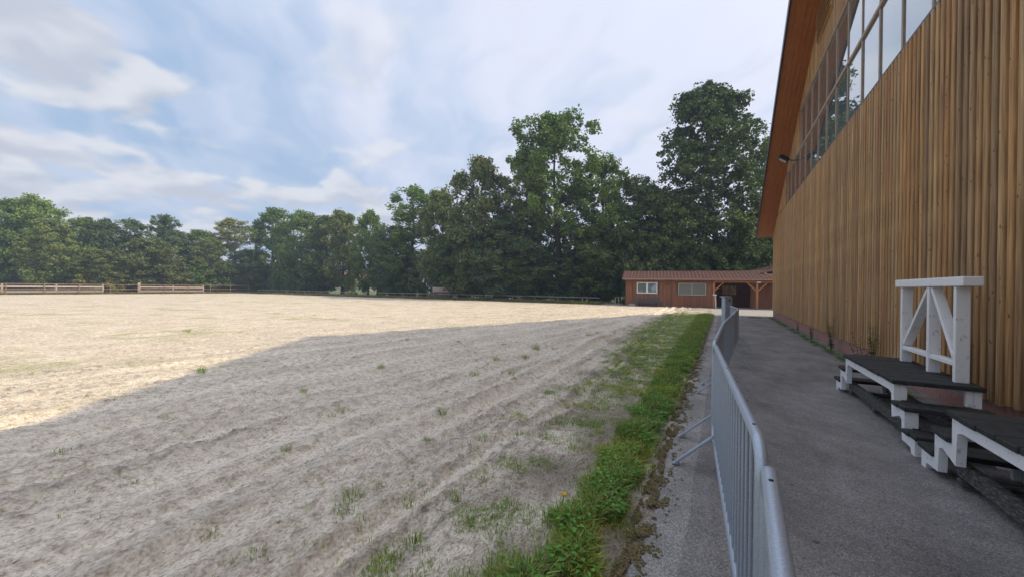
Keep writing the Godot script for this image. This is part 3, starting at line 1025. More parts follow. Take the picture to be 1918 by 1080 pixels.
	part(wg, "wall", g.mesh(), M.shed_dark)
	g = Geo.new()
	for i in 16:
		var xa := 0.0 + i * 0.3
		var lift := 0.20
		g.beam(Vector3(xa, 3.02 + lift * i * 0.3, -0.1), Vector3(xa, 3.55 + lift * i * 0.3, -5.9), 0.28, 0.05, Vector3.UP, 0.008)
	part(wg, "roof", g.mesh(), M.roof_red)
	g = Geo.new()
	g.tube([Vector3(0.75, 3.16, 0.02), Vector3(0.72, 3.02, 0.12), Vector3(0.95, 2.94, 0.3), Vector3(1.6, 2.86, 0.5)], [0.05, 0.05, 0.05, 0.05], 8)
	part(wg, "downpipe", g.mesh(), M.rust)

# ---------------------------------------------------------------- trees
func grow(seed_: int, H: float, lo: float, R: float, kind: String, clumps: int, per: int, leaf: float, cr: float, gaps: float) -> Dictionary:
	var r := RandomNumberGenerator.new()
	r.seed = seed_
	var gapn := noise(seed_ + 5, 0.32, 2)
	var T := Geo.new()
	var F := Geo.new()
	F.use_col = true
	var prof := func(y: float) -> float:
		match kind:
			"round": return pow(maxf(0.0, 1.0 - pow(absf(y - 0.42) / 0.6, 2.2)), 0.6)
			"column": return pow(maxf(0.0, 1.0 - pow(absf(y - 0.40) / 0.62, 3.0)), 0.7)
			"cone": return maxf(0.0, (1.0 - y)) * 0.9 + 0.15 * sin(y * 9.0) if y > 0.18 else 0.55 + y * 1.6
			"taper": return pow(clampf(1.0 - y, 0.0, 1.0), 0.48) * minf(1.0, 0.72 + y * 1.6) * 1.18
			"umbrella": return pow(maxf(0.0, 1.0 - pow(absf(y - 0.62) / 0.42, 2.0)), 0.5)
			_: return 1.0
	# stem
	var pts := []
	var rad := []
	var lean := Vector3(r.randf_range(-0.03, 0.03), 0, r.randf_range(-0.03, 0.03))
	var topf := 0.92
	for i in 9:
		var t := i / 8.0
		pts.push_back(Vector3(lean.x * H * t * t + 0.012 * H * sin(t * 7.0 + seed_), H * topf * t - 0.15, lean.z * H * t * t + 0.012 * H * cos(t * 6.0 + seed_)))
		rad.push_back(maxf(0.02, H * 0.0155 * (1.0 - 0.9 * t) + (0.012 * H if i == 0 else 0.0)))
	T.tube(pts, rad, 9)
	var stem := func(h: float) -> Vector3:
		var t := clampf((h + 0.15) / (H * topf), 0.0, 1.0) * 8.0
		var i := mini(int(t), 7)
		return (pts[i] as Vector3).lerp(pts[i + 1], t - i)
	# limbs
	var tips := []
	var nb := int(14 + H * 0.5)
	for i in nb:
		var y := pow((i + r.randf()) / nb, 0.9)
		var hy := H * lerpf(lo, 0.97, y)
		var az := i * 2.4 + r.randf_range(-0.5, 0.5)
		var rr: float = R * prof.call(y) * r.randf_range(0.55, 0.92)
		var end := Vector3(cos(az) * rr, hy, sin(az) * rr) + (stem.call(hy) as Vector3) * Vector3(1, 0, 1)
		var start: Vector3 = stem.call(maxf(H * lo * 0.75, hy - rr * r.randf_range(0.55, 0.95)))
		var m1 := start.lerp(end, 0.4) + Vector3(0, -0.06 * rr, 0) + Vector3(r.randf_range(-0.1, 0.1), 0, r.randf_range(-0.1, 0.1)) * rr
		var m2 := start.lerp(end, 0.75) + Vector3(0, 0.02 * rr, 0)
		var br := maxf(0.025, H * 0.0052 * (1.1 - y))
		T.tube([start, m1, m2, end], [br, br * 0.7, br * 0.45, 0.012], 5, false)
		tips.push_back([start, m1, m2, end])
	# lobes of foliage at the limbs' ends and along the stem's top; leaf clumps sit over their outsides
	var lobes := []
	for tp in tips:
		var e: Vector3 = tp[3]
		var y := clampf((e.y / H - lo) / (1.0 - lo), 0.0, 1.0)
		lobes.push_back([e - Vector3(0, 0.1, 0), R * r.randf_range(0.26, 0.42) * (1.0 if y < 0.75 else 0.75)])
		lobes.push_back([(tp[1] as Vector3).lerp(e, 0.45), R * r.randf_range(0.22, 0.34)])
	lobes.push_back([stem.call(H * 0.93), R * 0.30])
	var made := 0
	var tries := 0
	while made < clumps and tries < clumps * 12:
		tries += 1
		var ctr: Vector3
		if r.randf() < 0.80:
			var lb: Array = lobes[r.randi() % lobes.size()]
			var dv := Vector3(r.randfn(), r.randfn() + 0.25, r.randfn()).normalized()
			ctr = (lb[0] as Vector3) + dv * Vector3(1.0, 0.8, 1.0) * (lb[1] as float) * r.randf_range(0.65, 1.0)
		else:
			var y := r.randf()
			var rr: float = R * prof.call(y)
			var az := r.randf() * TAU
			var q := sqrt(r.randf_range(0.05, 0.9)) * rr
			ctr = (stem.call(H * lerpf(lo, 1.0, y)) as Vector3) * Vector3(1, 0, 1) + Vector3(cos(az) * q, H * lerpf(lo, 0.97, y), sin(az) * q)
		if gapn.get_noise_3dv(ctr) < gaps or ctr.y > H:
			continue
		made += 1
		var k := cr * r.randf_range(0.5, 1.15)
		if made % 3 == 0:
			var hb: Vector3 = stem.call(maxf(0.0, ctr.y - 0.5 * Vector2(ctr.x, ctr.z).length()))
			T.tube([ctr.lerp(hb, 0.45), ctr], [0.022, 0.008], 3, false)
		var tone := Color(r.randf_range(0.88, 1.14), r.randf_range(0.92, 1.08), r.randf_range(0.85, 1.1)) * r.randf_range(0.85, 1.18)
		for i in per:
			var d := Vector3(r.randfn(), r.randfn(), r.randfn()).normalized() * pow(r.randf(), 0.4) * Vector3(1.0, 0.85, 1.0)
			var p := ctr + d * k
			var nrm := (d * 0.5 + Vector3(0, 0.45, 0) + Vector3(r.randfn(), r.randfn(), r.randfn()) * 0.6).normalized()
			var ax := nrm.cross(Vector3(r.randfn(), r.randfn(), r.randfn())).normalized()
			var bx := nrm.cross(ax)
			var L := leaf * r.randf_range(0.6, 1.3)
			var wd := L * 0.40
			var b := r.randf_range(0.78, 1.22)
			F.col = Color(tone.r * b, tone.g * b, tone.b * b)
			var a0 := p - ax * L * 0.5
			var a1 := p + ax * L * 0.5 - nrm * L * 0.12
			F.tri(a0, p + bx * wd + nrm * L * 0.05, a1)
			F.tri(a0, a1, p - bx * wd + nrm * L * 0.05)
	return {"trunk": T.mesh(), "crown": F.mesh(), "h": H, "r": R}

func beyond_fence(px: float) -> float:
	# distance to the fence lines round the arena along a bearing
	var u := (px - 959.0) / 736.0
	var side := 78.0 / maxf(SY - CY * u, 0.05)
	var back := 41.5 / (SY * u + CY)
	return minf(side, back) if px < 1160.0 else 0.0

func plant_tree(v: Dictionary, px: float, top: float, width: float, d: float, leafm: String, turn: float, label: String, called := "tree", category := "tree", group := "", bark := "bark") -> void:
	# px, top, width: where in the picture the crown stands, turned into metres at distance d
	var f := 736.0
	var hor := 538.0 + (px - 959.0) * 0.01222
	var x := (px - 959.0) / f * d
	d = maxf(d, beyond_fence(px) + 2.5 + maxf(0.0, d - (58.0 if px < 480.0 else 58.0 - (px - 480.0) / 670.0 * 14.0)))
	x = (px - 959.0) / f * d
	var H := EYE + (hor - top) / f * d
	var R := width * 0.5 / f * d
	var o := thing(called, cam(x, d, -0.1), turn, label, category, group)
	var sc := Vector3(R / v.r, H / v.h, R / v.r)
	for k in ["trunk", "crown"]:
		var p := part(o, k, v[k], M[bark] if k == "trunk" else M.leaf[leafm])
		p.scale = sc

func build_trees() -> void:
	var V := {}
	V.great = grow(501, 22.0, 0.12, 6.2, "taper", 950, 52, 0.28, 0.74, -0.2)
	V.bare = grow(502, 22.0, 0.38, 5.4, "round", 560, 46, 0.28, 0.72, -0.22)
	V.airy = grow(503, 17.0, 0.16, 3.4, "column", 460, 44, 0.23, 0.58, -0.28)
	V.round = grow(504, 13.0, 0.10, 4.0, "round", 560, 46, 0.25, 0.66, -0.36)
	V.round2 = grow(505, 13.0, 0.08, 4.4, "round", 580, 46, 0.25, 0.68, -0.36)
	V.column = grow(506, 14.0, 0.08, 3.0, "column", 520, 46, 0.24, 0.60, -0.36)
	V.umbrella = grow(507, 14.0, 0.42, 3.0, "umbrella", 260, 44, 0.24, 0.60, -0.3)
	V.bush = grow(508, 4.5, 0.04, 2.6, "round", 240, 46, 0.18, 0.50, -0.45)
	V.bush2 = grow(509, 4.5, 0.04, 2.8, "round", 240, 46, 0.17, 0.46, -0.4)
	V.spire = grow(510, 17.0, 0.10, 4.2, "cone", 520, 46, 0.24, 0.64, -0.32)
	var r := RandomNumberGenerator.new()
	r.seed = 77
	# [variant, px, top, width, distance, leaf, label]
	var list := [
		["round2", 8, 374, 120, 60, "green", "mid green tree at the outer end of the row behind the rail fence"],
		["round", 64, 366, 120, 62, "bright", "tall bright green tree with a domed crown behind the rail fence"],
		["round2", 100, 412, 100, 57, "olive", "pale olive tree with a drooping crown before the tall domed tree"],
		["column", 150, 401, 66, 66, "green", "narrow green tree between the tall domed tree and the grey-green one"],
		["round", 192, 410, 90, 64, "dark", "dark tree with a flat ragged top behind the light green bush"],
		["airy", 243, 406, 84, 63, "blue", "thin grey-green tree with sky showing through its top"],
		["umbrella", 309, 401, 56, 66, "dark", "tree whose small domed head stands clear above its neighbours"],
		["round2", 322, 432, 92, 65, "blue", "bluish green tree below the small domed head"],
		["round", 280, 446, 110, 58, "brown", "brownish olive broad tree behind the thick fence post"],
		["round2", 185, 468, 90, 56, "brown", "low reddish olive tree above the light green bush"],
		["column", 368, 428, 76, 66, "green", "slim green tree beside the yellowish birch"],
		["airy", 392, 440, 60, 60, "olive", "low olive sapling beside the yellowish birch"],
		["airy", 436, 405, 92, 66, "yellow", "yellowish birch with a pale stem and thin crown"],
		["round2", 470, 470, 80, 62, "blue", "low bluish tree filling the gap beside the birch"],
		["column", 512, 387, 84, 64, "green", "dense green tree next to the birch, highest of its group"],
		["round", 562, 394, 100, 62, "green", "green tree with a rusty patch in the row behind the arena corner"],
		["round2", 610, 404, 100, 60, "dark", "dark green round tree in front of the far orange roof"],
		["column", 643, 389, 70, 59, "olive", "pointed olive tree in the middle of the row behind the low rail"],
		["round", 690, 393, 70, 58, "green", "tree at the edge of the bright gap in the row"],
		["column", 708, 440, 44, 57, "brown", "thin rusty tree standing in the bright gap of the row"],
		["airy", 772, 343, 112, 56, "green", "slender tree with a pointed airy top past the gap in the row"],
		["round2", 742, 425, 100, 56, "blue", "dark bluish tree beside the gap in the row"],
		["column", 826, 350, 84, 53, "olive", "upright olive tree behind the stack of beams"],
		["round2", 905, 298, 150, 50, "brown", "broad dark tree with browning leaves behind the stack of beams"],
		["airy", 985, 268, 110, 50, "olive", "thin olive tree leaning beside the tall bare-stemmed tree"],
		["bare", 1045, 211, 190, 48, "green", "tall tree with a long bare stem and round open crown"],
		["airy", 1122, 282, 120, 47, "bright", "feathery light green tree beside the tall bare-stemmed tree"],
		["airy", 1182, 322, 124, 49, "olive", "yellow-green tree low between the two tallest trees"],
		["great", 1338, 156, 262, 45, "dark", "tallest dark broad tree rising behind the shed"],
		["column", 1448, 240, 90, 50, "bright", "light green tree peeping out beside the hall roof"],
		["round2", 860, 432, 130, 50, "dark", "dark lower tree just behind the stack of beams"],
		["round", 945, 400, 150, 48, "blue", "dense bluish tree under the browning broad one"],
		["round2", 1010, 470, 120, 46, "dark", "dark tree at the foot of the tall bare stem"],
		["round", 1110, 420, 160, 46, "dark", "dark tree below the feathery light green one"],
		["round2", 1212, 352, 160, 44.5, "dark", "dark round tree behind the shed's closed end"],
		["round", 1270, 380, 120, 45, "brown", "brown tinged tree over the shed roof"],
		["round2", 1405, 400, 130, 44.5, "dark", "dark tree over the open bay of the shed"],
	]
	for e in list:
		plant_tree(V[e[0]], e[1], e[2], e[3], e[4], e[5], r.randf() * TAU, e[6], "tree", "tree", "trees round the arena", "birch_bark" if e[5] == "yellow" else "bark")
	plant_tree(V.bush2, 190, 497, 100, 54, "yellow", 0.4, "rounded light green bush standing behind the board fence", "bush", "bush")
	# undergrowth at the foot of the row; a bright gap is left between 600 and 730
	var under := [15, 60, 105, 150, 235, 285, 330, 375, 420, 465, 505, 545, 580, 745, 785, 893, 925, 965, 1005, 1045, 1085, 1120, 1155, 1195, 1240, 1290, 1340, 1390]
	for i in under.size():
		var px: float = under[i]
		var d := 58.5 if absf(px - 840.0) < 70.0 else 60.0 if px < 480 else (63.0 - (px - 480.0) / 670.0 * 15.0 if px < 1150 else 45.0)
		var tall: float = 494.0 if px < 480 else (488.0 + 12.0 * sin(px) if px < 760 else 455.0 + 22.0 * sin(px * 1.7))
		plant_tree(V.bush if i % 2 else V.bush2, px, tall, 78.0 + 14.0 * sin(px * 3.1), d, ["dark", "blue", "dark", "green"][i % 4], px, "dark leafy bush growing under the trees behind the fence", "undergrowth_bush", "bush", "undergrowth bushes beneath the trees")
	# low boughs over the rear slope of the shed roof
	for e in [[1208, 440, 120, 42.6], [1275, 435, 130, 42.0], [1335, 448, 110, 41.6], [1400, 440, 120, 41.2]]:
		plant_tree(V.bush2, e[0], e[1], e[2], e[3], "dark", e[0], "dark leafy boughs hanging over the back of the shed roof", "overhanging_bush", "bush", "boughs over the shed roof")
	# trees across the road behind the viewer, mirrored in the shed's windows
	for k in 7:
		var o := thing("tree", cam(-24.0 + 9.0 * k, -26.0 - 4.0 * (k % 3), -0.1), float(k), "green tree standing far behind the barriers, mirrored in the shed windows", "tree", "trees mirrored in the windows")
		for q in ["trunk", "crown"]:
			part(o, q, (V.round if k % 2 else V.round2)[q], M.bark if q == "trunk" else M.leaf["bright" if k % 2 else "green"])
	# houses glimpsed through the gap
	for k in 2:
		var hx: float = [-49.0, -40.0][k]
		var o := thing("house", cam(hx * 1.18, 132.0), 0.3 + 0.25 * k, ["far house with an orange tiled roof seen beneath the dark green round tree", "far house with an orange roof seen through the gap by the thin rusty tree"][k], "house")
		var g := Geo.new()
		g.box(Vector3(0, 1.6, 0), Vector3(9.0, 3.4, 7.0))
		part(o, "wall", g.mesh(), M.render_wall)
		g = Geo.new()
		g.prism(PackedVector2Array([Vector2(-4.0, 3.3), Vector2(4.0, 3.3), Vector2(0, 5.9)]), func(p, t): return Vector3(t, p.y, p.x), -5.0, 5.0)
		part(o, "roof", g.mesh(), M.roof_tile)
		for q in 2:
			g = Geo.new()
			g.box(Vector3(-2.2 + q * 4.4, 1.8, 3.5), Vector3(1.1, 1.2, 0.1))
			part(o, "window", g.mesh(), M.black)

# ---------------------------------------------------------------- fences at the arena's far sides
func build_fences() -> void:
	var r := RandomNumberGenerator.new()
	r.seed = 12
	var fn := -77.0
	# rusty tube fence along the far side
	var o := thing("tube_fence", at(fn, 0, 10.0), 0.0, "long rusty brown tube fence with two rails on the far side of the sand", "fence")
	var g := Geo.new()
	var s := 0.0
	while s < 32.0:
		g = Geo.new()
		g.tube([Vector3(0, -0.2, -s), Vector3(r.randf_range(-0.02, 0.02), 1.36, -s)], [0.045, 0.045], 8)
		part(o, "post", g.mesh(), M.rust)
		s += 3.1
	for h in [1.32, 0.66]:
		g = Geo.new()
		g.tube([Vector3(0, h, 8.0), Vector3(0, h - 0.03, -14.0), Vector3(0, h, -31.0)], [0.04, 0.04, 0.04], 6)
		part(o, "rail", g.mesh(), M.rust)
	# board fence in two lengths behind it
	for k in 2:
		var a: float = [4.0, 25.6][k]
		var b: float = [21.7, 33.9][k]
		var bo := thing("board_fence", at(fn - 0.35, 0, a), 0.0, ["longer stretch of pale board fence behind the tube rails", "shorter stretch of pale board fence with one thick end post"][k], "fence", "pale board fences beyond the sand")
		s = 0.0
		var i := 0
		while s <= b - a + 0.01:
			g = Geo.new()
			g.box(Vector3(0, 0.62 if not (k == 1 and i == 0) else 0.74, -s), Vector3(0.16, 1.44 if not (k == 1 and i == 0) else 1.7, 0.16 if not (k == 1 and i == 0) else 0.30), 0.015)
			part(bo, "post", g.mesh(), M.pale_board)
			s += (b - a) / roundf((b - a) / 4.1)
			i += 1
		for h in [0.98, 0.40]:
			var seg := 0.0
			var ln: float = (b - a) / roundf((b - a) / 4.1)
			while seg < b - a - 0.1:
				g = Geo.new()
				g.box(Vector3(0.11, h + r.randf_range(-0.02, 0.02), -seg - ln * 0.5), Vector3(0.04, 0.24, ln - 0.02), 0.006)
				part(bo, "board", g.mesh(), M.pale_board)
				seg += ln
	# low rail along the back of the arena
	o = thing("low_rail_fence", at(-74.0, 0, 41.0), 0.0, "low thin rail on short posts along the back of the sand", "fence")
	var n := 0.0
	while n < 62.5:
		g = Geo.new()
		g.tube([Vector3(n, -0.2, 0), Vector3(n + r.randf_range(-0.03, 0.03), 0.66, 0)], [0.035, 0.035], 6)
		part(o, "post", g.mesh(), M.grey_rail)
		n += 2.84 + r.randf_range(-0.25, 0.25)
	g = Geo.new()
	g.tube([Vector3(-0.1, 0.62, 0.045), Vector3(20, 0.58, 0.045), Vector3(42, 0.64, 0.045), Vector3(62.6, 0.62, 0.045)], [0.032, 0.032, 0.032, 0.032], 6)
	part(o, "rail", g.mesh(), M.grey_rail)
	# stacked beams
	var base := cam(-9.2, 51.9)
	for k in 5:
		var len_: float = [2.95, 2.9, 2.95, 2.6, 2.62][k]
		var off: float = [-0.12, -0.1, -0.14, 0.06, 0.05][k]
		var bm := thing("timber_beam", base + Vector3(CY, 0, -SY) * off + Vector3(0, 0.152 + 0.302 * k, 0), deg_to_rad(YAW) + [0.0, 0.01, -0.01, 0.008, 0.0][k], ["lowest brown beam of the stack behind the low rail", "second beam up in the stack behind the low rail", "brown middle beam of the stack, longer than those above it", "pale weathered beam, second from the top of the stack", "pale weathered beam on top of the stack behind the low rail"][k], "beam", "stacked timber beams")
		g = Geo.new()
		g.box(Vector3.ZERO, Vector3(len_, 0.292, 0.5), 0.02)
		part(bm, "timber", g.mesh(), M.pale_board if k > 2 else M.brown_beam)
		g = Geo.new()
		for e in [-0.35, 0.35]:
			g.box(Vector3(len_ * e, 0.0, 0.255), Vector3(0.05, 0.20, 0.012), 0.0)
		part(bm, "strap", g.mesh(), M.grey_rail)

# ---------------------------------------------------------------- crowd barriers
func build_barriers() -> void:
	var J := [Vector2(-0.60, -1.14), Vector2(0.80, 1.22), Vector2(1.98, 3.83), Vector2(3.35, 6.2), Vector2(4.80, 8.5), Vector2(6.29, 10.9), Vector2(7.41, 13.4)]
	var L := 2.74
	var lab := ["galvanised crowd barrier of upright bars, first of the chain by the mounting blocks", "galvanised crowd barrier whose bent feet stand on the pale asphalt strip", "galvanised crowd barrier third along the chain, opposite the tall wall weed", "galvanised crowd barrier fourth along the chain beside the grass verge", "galvanised crowd barrier fifth along the chain, feet out on the dark path", "galvanised crowd barrier at the chain's end, next to the steel cabinet"]
	# one frame: a rounded loop of tube
	var loop := []
	var hw := L * 0.5 - 0.025
	var rr := 0.11
	for cidx in 4:
		var cx: float = [hw - rr, hw - rr, -hw + rr, -hw + rr][cidx]
		var cyv: float = [0.22 + rr, 1.08 - rr, 1.08 - rr, 0.22 + rr][cidx]
		for q in 7:
			var a := -PI * 0.5 + cidx * PI * 0.5 + q * PI / 12.0
			loop.push_back(Vector3(cx + cos(a) * rr, cyv + sin(a) * rr, 0))
	loop.push_back(loop[0])
	var rads := []
	for q in loop.size():
		rads.push_back(0.0205)
	var fg := Geo.new()
	fg.tube(loop, rads, 12, false)
	var frame := fg.mesh()
	var bg := Geo.new()
	bg.tube([Vector3(0, 0.235, 0), Vector3(0, 1.065, 0)], [0.008, 0.008], 7, false)
	var bar := bg.mesh()
	var ft := Geo.new()
	for sg in [-1.0, 1.0]:
		ft.beam(Vector3(0, 0.30, sg * 0.018), Vector3(0, 0.014, sg * 0.33), 0.05, 0.018, Vector3(0, 1, 0), 0.002)
		ft.box(Vector3(0, 0.008, sg * 0.325), Vector3(0.045, 0.014, 0.05), 0.003)
	var foot := ft.mesh()
	var hk := Geo.new()
	hk.tube([Vector3(0, 0, 0), Vector3(0.03, 0.0, 0), Vector3(0.045, 0.02, 0), Vector3(0.045, 0.07, 0)], [0.007, 0.007, 0.007, 0.007], 6)
	var hook := hk.mesh()
	var hd := Geo.new()
	hd.tube([Vector3(0, 0, 0), Vector3(0, 0.002, 0)], [0.006, 0.006], 8)
	var dot := hd.mesh()
	for i in 6:
		var a := cam(J[i].x, J[i].y)
		var b := cam(J[i + 1].x, J[i + 1].y)
		var mid := (a + b) * 0.5
		var dir := (b - a).normalized()
		var o := thing("crowd_barrier", mid, atan2(-dir.z, dir.x), lab[i], "barrier", "chain of crowd barriers along the path")
		var f := part(o, "frame", frame, M.zinc)
		var n := 21
		for k in n:
			part(o, "bar", bar, M.zinc_dull, Vector3(lerpf(-hw + 0.115, hw - 0.115, k / float(n - 1)), 0, 0))
		for e in [-1.0, 1.0]:
			part(o, "foot", foot, M.zinc_dull, Vector3(e * (hw - 0.30), 0, 0))
		for hgt in [0.40, 0.85]:
			part(o, "hook", hook, M.zinc_dull, Vector3(hw + 0.015, hgt, 0))
		for e in [-0.86, 0.0, 0.86]:
			part(f, "drain_hole", dot, M.hole, Vector3(e * hw, 1.1, 0.0))
	# steel cabinet at the end of the chain
	var c := thing("steel_cabinet", cam(7.18, 13.1), deg_to_rad(YAW) + 0.25, "narrow galvanised steel cabinet with a round hole at the end of the barriers", "cabinet")
	var g := Geo.new()
	g.box(Vector3(0, 0.69, 0), Vector3(0.30, 1.36, 0.16), 0.012)
	part(c, "body", g.mesh(), M.zinc_dull)
	g = Geo.new()
	g.box(Vector3(0, 1.385, 0), Vector3(0.32, 0.02, 0.18), 0.004, Transform3D(Basis(Vector3.BACK, 0.04), Vector3.ZERO))
	part(c, "lid", g.mesh(), M.zinc)
	g = Geo.new()
	g.tube([Vector3(0.03, 1.27, 0.078), Vector3(0.03, 1.27, 0.086)], [0.032, 0.032], 16)
	part(c, "hole", g.mesh(), M.hole)
	g = Geo.new()
	g.box(Vector3(-0.02, 0.66, 0.084), Vector3(0.22, 1.0, 0.008), 0.002)
	part(c, "door", g.mesh(), M.zinc)

# ---------------------------------------------------------------- white mounting blocks
func mounting_block(near_end: float, n0: float, label: String, rail: bool) -> void:
	# local axes as the world's; origin at the near end of the front edge, -Z runs along the wall
	var o := thing("mounting_block", at(n0, 0, near_end), 0.0, label, "mounting block", "mounting blocks by the hall wall")
	var W := 0.67
	var r := RandomNumberGenerator.new()
	r.seed = int(near_end * 100)
	var g: Geo
	var Z := func(s: float) -> float: return -s
	var tread := [0.205, 0.425, 0.645]
	var ends := [0.0, 0.28, 0.57]          # where each level starts, from either end
	var LEN := 3.05
	# stringers front and back: sawn zigzag out of white boards
	for side in 2:
		var x0 := 0.0 if side == 0 else W - 0.06
		var poly := PackedVector2Array()
		var th := 0.05   # plank thickness above
		# outer zigzag going up at the near end, across, down at the far end
		poly.append_array([Vector2(0.03, 0.0), Vector2(0.03, tread[0] - th), Vector2(ends[1], tread[0] - th), Vector2(ends[1], tread[1] - th), Vector2(ends[2], tread[1] - th), Vector2(ends[2], tread[2] - th)])
		poly.append_array([Vector2(LEN - ends[2], tread[2] - th), Vector2(LEN - ends[2], tread[1] - th), Vector2(LEN - ends[1], tread[1] - th), Vector2(LEN - ends[1], tread[0] - th), Vector2(LEN - 0.03, tread[0] - th), Vector2(LEN - 0.03, 0.0)])
		# inner cut-outs, back to the near end
		poly.append_array([Vector2(LEN - 0.11, 0.0), Vector2(LEN - 0.13, 0.055), Vector2(LEN - 0.20, 0.06), Vector2(LEN - 0.34, 0.06)])
		poly.append_array([Vector2(LEN - 0.36, 0.27), Vector2(LEN - 0.42, 0.29), Vector2(LEN - 0.63, 0.22)])
		poly.append_array([Vector2(LEN - 0.65, 0.48), Vector2(LEN - 0.72, 0.505), Vector2(0.72, 0.505), Vector2(0.65, 0.48)])
		poly.append_array([Vector2(0.63, 0.22), Vector2(0.42, 0.29), Vector2(0.36, 0.27), Vector2(0.34, 0.06), Vector2(0.20, 0.06), Vector2(0.13, 0.055), Vector2(0.11, 0.0)])
		g = Geo.new()
		g.prism(poly, func(p, t): return Vector3(t, p.y, -p.x), x0, x0 + 0.06)
		part(o, "stringer", g.mesh(), M.white_paint)
		# blocks that widen the uprights
		for q in [0.03, ends[1], ends[2], LEN - 0.03 - 0.05, LEN - ends[1] - 0.05, LEN - ends[2] - 0.05]:
			var lev := 0
			if absf(q - ends[1]) < 0.01 or absf(q - (LEN - ends[1] - 0.05)) < 0.01: lev = 1
			if absf(q - ends[2]) < 0.01 or absf(q - (LEN - ends[2] - 0.05)) < 0.01: lev = 2
			var y1: float = tread[lev] - th - 0.001
			var y0: float = 0.0 if lev == 0 else tread[lev - 1] + 0.001
			var xx := x0 + 0.062 if side == 0 else x0 - 0.052
			g = Geo.new()
			g.box(Vector3(xx + (0.022 if side == 0 else 0.025), (y0 + y1) * 0.5, -q - 0.025), Vector3(0.05, y1 - y0 - 0.002, 0.05), 0.004)
			part(o, "upright", g.mesh(), M.white_paint)
	# treads and deck planks, tarred black
	var lay := func(s0: float, s1: float, y: float, cnt: int) -> void:
		for k in cnt:
			var pg := Geo.new()
			var w := (s1 - s0) / cnt
			pg.box(Vector3.ZERO, Vector3(W + 0.05 + r.randf_range(-0.015, 0.015), 0.046, w - 0.011), 0.006)
			var p := part(o, "plank", pg.mesh(), M.black_plank, Vector3(W * 0.5 + r.randf_range(-0.006, 0.006), y - 0.024 + r.randf_range(-0.002, 0.003), -(s0 + (k + 0.5) * w)))
			p.rotation = Vector3(r.randf_range(-0.006, 0.006), r.randf_range(-0.008, 0.008), r.randf_range(-0.003, 0.003))
	lay.call(-0.03, ends[1] - 0.004, tread[0], 2)
	lay.call(ends[1] - 0.05, ends[2] - 0.004, tread[1], 2)
	lay.call(ends[2] - 0.05, LEN - ends[2] + 0.05, tread[2], 9)
	lay.call(LEN - ends[2] + 0.004, LEN - ends[1] + 0.05, tread[1], 2)
	lay.call(LEN - ends[1] + 0.004, LEN + 0.03, tread[0], 2)
	# weathered skids low down between the ends, with cross pieces
	for xx in [0.12, W - 0.12]:
		g = Geo.new()
		g.box(Vector3(xx, 0.145, -LEN * 0.5), Vector3(0.07, 0.12, LEN - 0.74), 0.008)
		part(o, "skid", g.mesh(), M.old_wood)
	for zz in [0.50, LEN * 0.5, LEN - 0.50]:
		g = Geo.new()
		g.box(Vector3(W * 0.5, 0.055, -zz), Vector3(W - 0.14, 0.055, 0.08), 0.006)
		part(o, "cross_piece", g.mesh(), M.old_wood)
	if not rail:
		return
	var px := W - 0.09
	for z in [0.74, 1.36, 2.16]:
		g = Geo.new()
		g.box(Vector3(px, 1.155, -z), Vector3(0.115, 1.02, 0.055), 0.005)
		part(o, "rail_post", g.mesh(), M.white_paint)
	g = Geo.new()
	g.box(Vector3(px, 1.72, -1.42), Vector3(0.16, 0.10, 1.78), 0.008)
	part(o, "hand_rail", g.mesh(), M.white_paint)
	for e in [[0.78, 1.325], [1.395, 2.125]]:
		g = Geo.new()
		g.box(Vector3(px, 0.84, -(e[0] + e[1]) * 0.5), Vector3(0.10, 0.05, e[1] - e[0] - 0.01), 0.004)
		part(o, "lower_rail", g.mesh(), M.white_paint)
	for e in [[0.79, 1.31], [2.11, 1.41]]:
		g = Geo.new()
		g.beam(Vector3(px, 0.90, -e[0]), Vector3(px, 1.655, -e[1]), 0.045, 0.095, Vector3.RIGHT, 0.004)
		part(o, "brace", g.mesh(), M.white_paint)

func build_blocks() -> void:
	mounting_block(5.22, 1.68, "white mounting block with black planks and a braced white handrail", true)
	mounting_block(2.02, 1.66, "white mounting block without a handrail, steps meeting the railed one", false)

# ---------------------------------------------------------------- small things
func weed_mesh(seed_: int, h: float, stems: int, spread: float, leaf: float, col: Color) -> Array:
	var r := RandomNumberGenerator.new()
	r.seed = seed_
	var S := Geo.new()
	var F := Geo.new()
	S.use_col = true
	F.use_col = true
	S.col = col * 0.8
	for i in stems:
		var az := r.randf() * TAU
		var hh := h * r.randf_range(0.6, 1.0)
		var tip := Vector3(cos(az) * spread * r.randf(), hh, sin(az) * spread * r.randf())
		var mid := tip * 0.5 + Vector3(r.randf_range(-0.02, 0.02), 0, r.randf_range(-0.02, 0.02))
		var foot := Vector3(r.randf_range(-0.02, 0.02), -0.03, r.randf_range(-0.02, 0.02))
		S.tube([foot, mid, tip], [0.005, 0.004, 0.002], 4, false)
		var nl := int(hh / leaf * 2.2) + 4
		for k in nl:
			var t := r.randf_range(0.12, 1.0)
			var p := foot.lerp(mid, t * 2.0) if t < 0.5 else mid.lerp(tip, t * 2.0 - 1.0)
			var a := r.randf() * TAU
			var d := Vector3(cos(a), r.randf_range(-0.2, 0.8), sin(a)).normalized()
			var L := leaf * r.randf_range(0.6, 1.25) * (1.15 - 0.6 * t)
			var sd := d.cross(Vector3.UP).normalized() * L * 0.2
			F.col = col * r.randf_range(0.7, 1.3)
			var q := p + d * L
			var m := p + d * L * 0.45 + Vector3(0, L * 0.08, 0)
			F.tri(p, m + sd, q - Vector3(0, L * 0.12, 0)); F.tri(p, q - Vector3(0, L * 0.12, 0), m - sd)
	return [S.mesh(), F.mesh()]

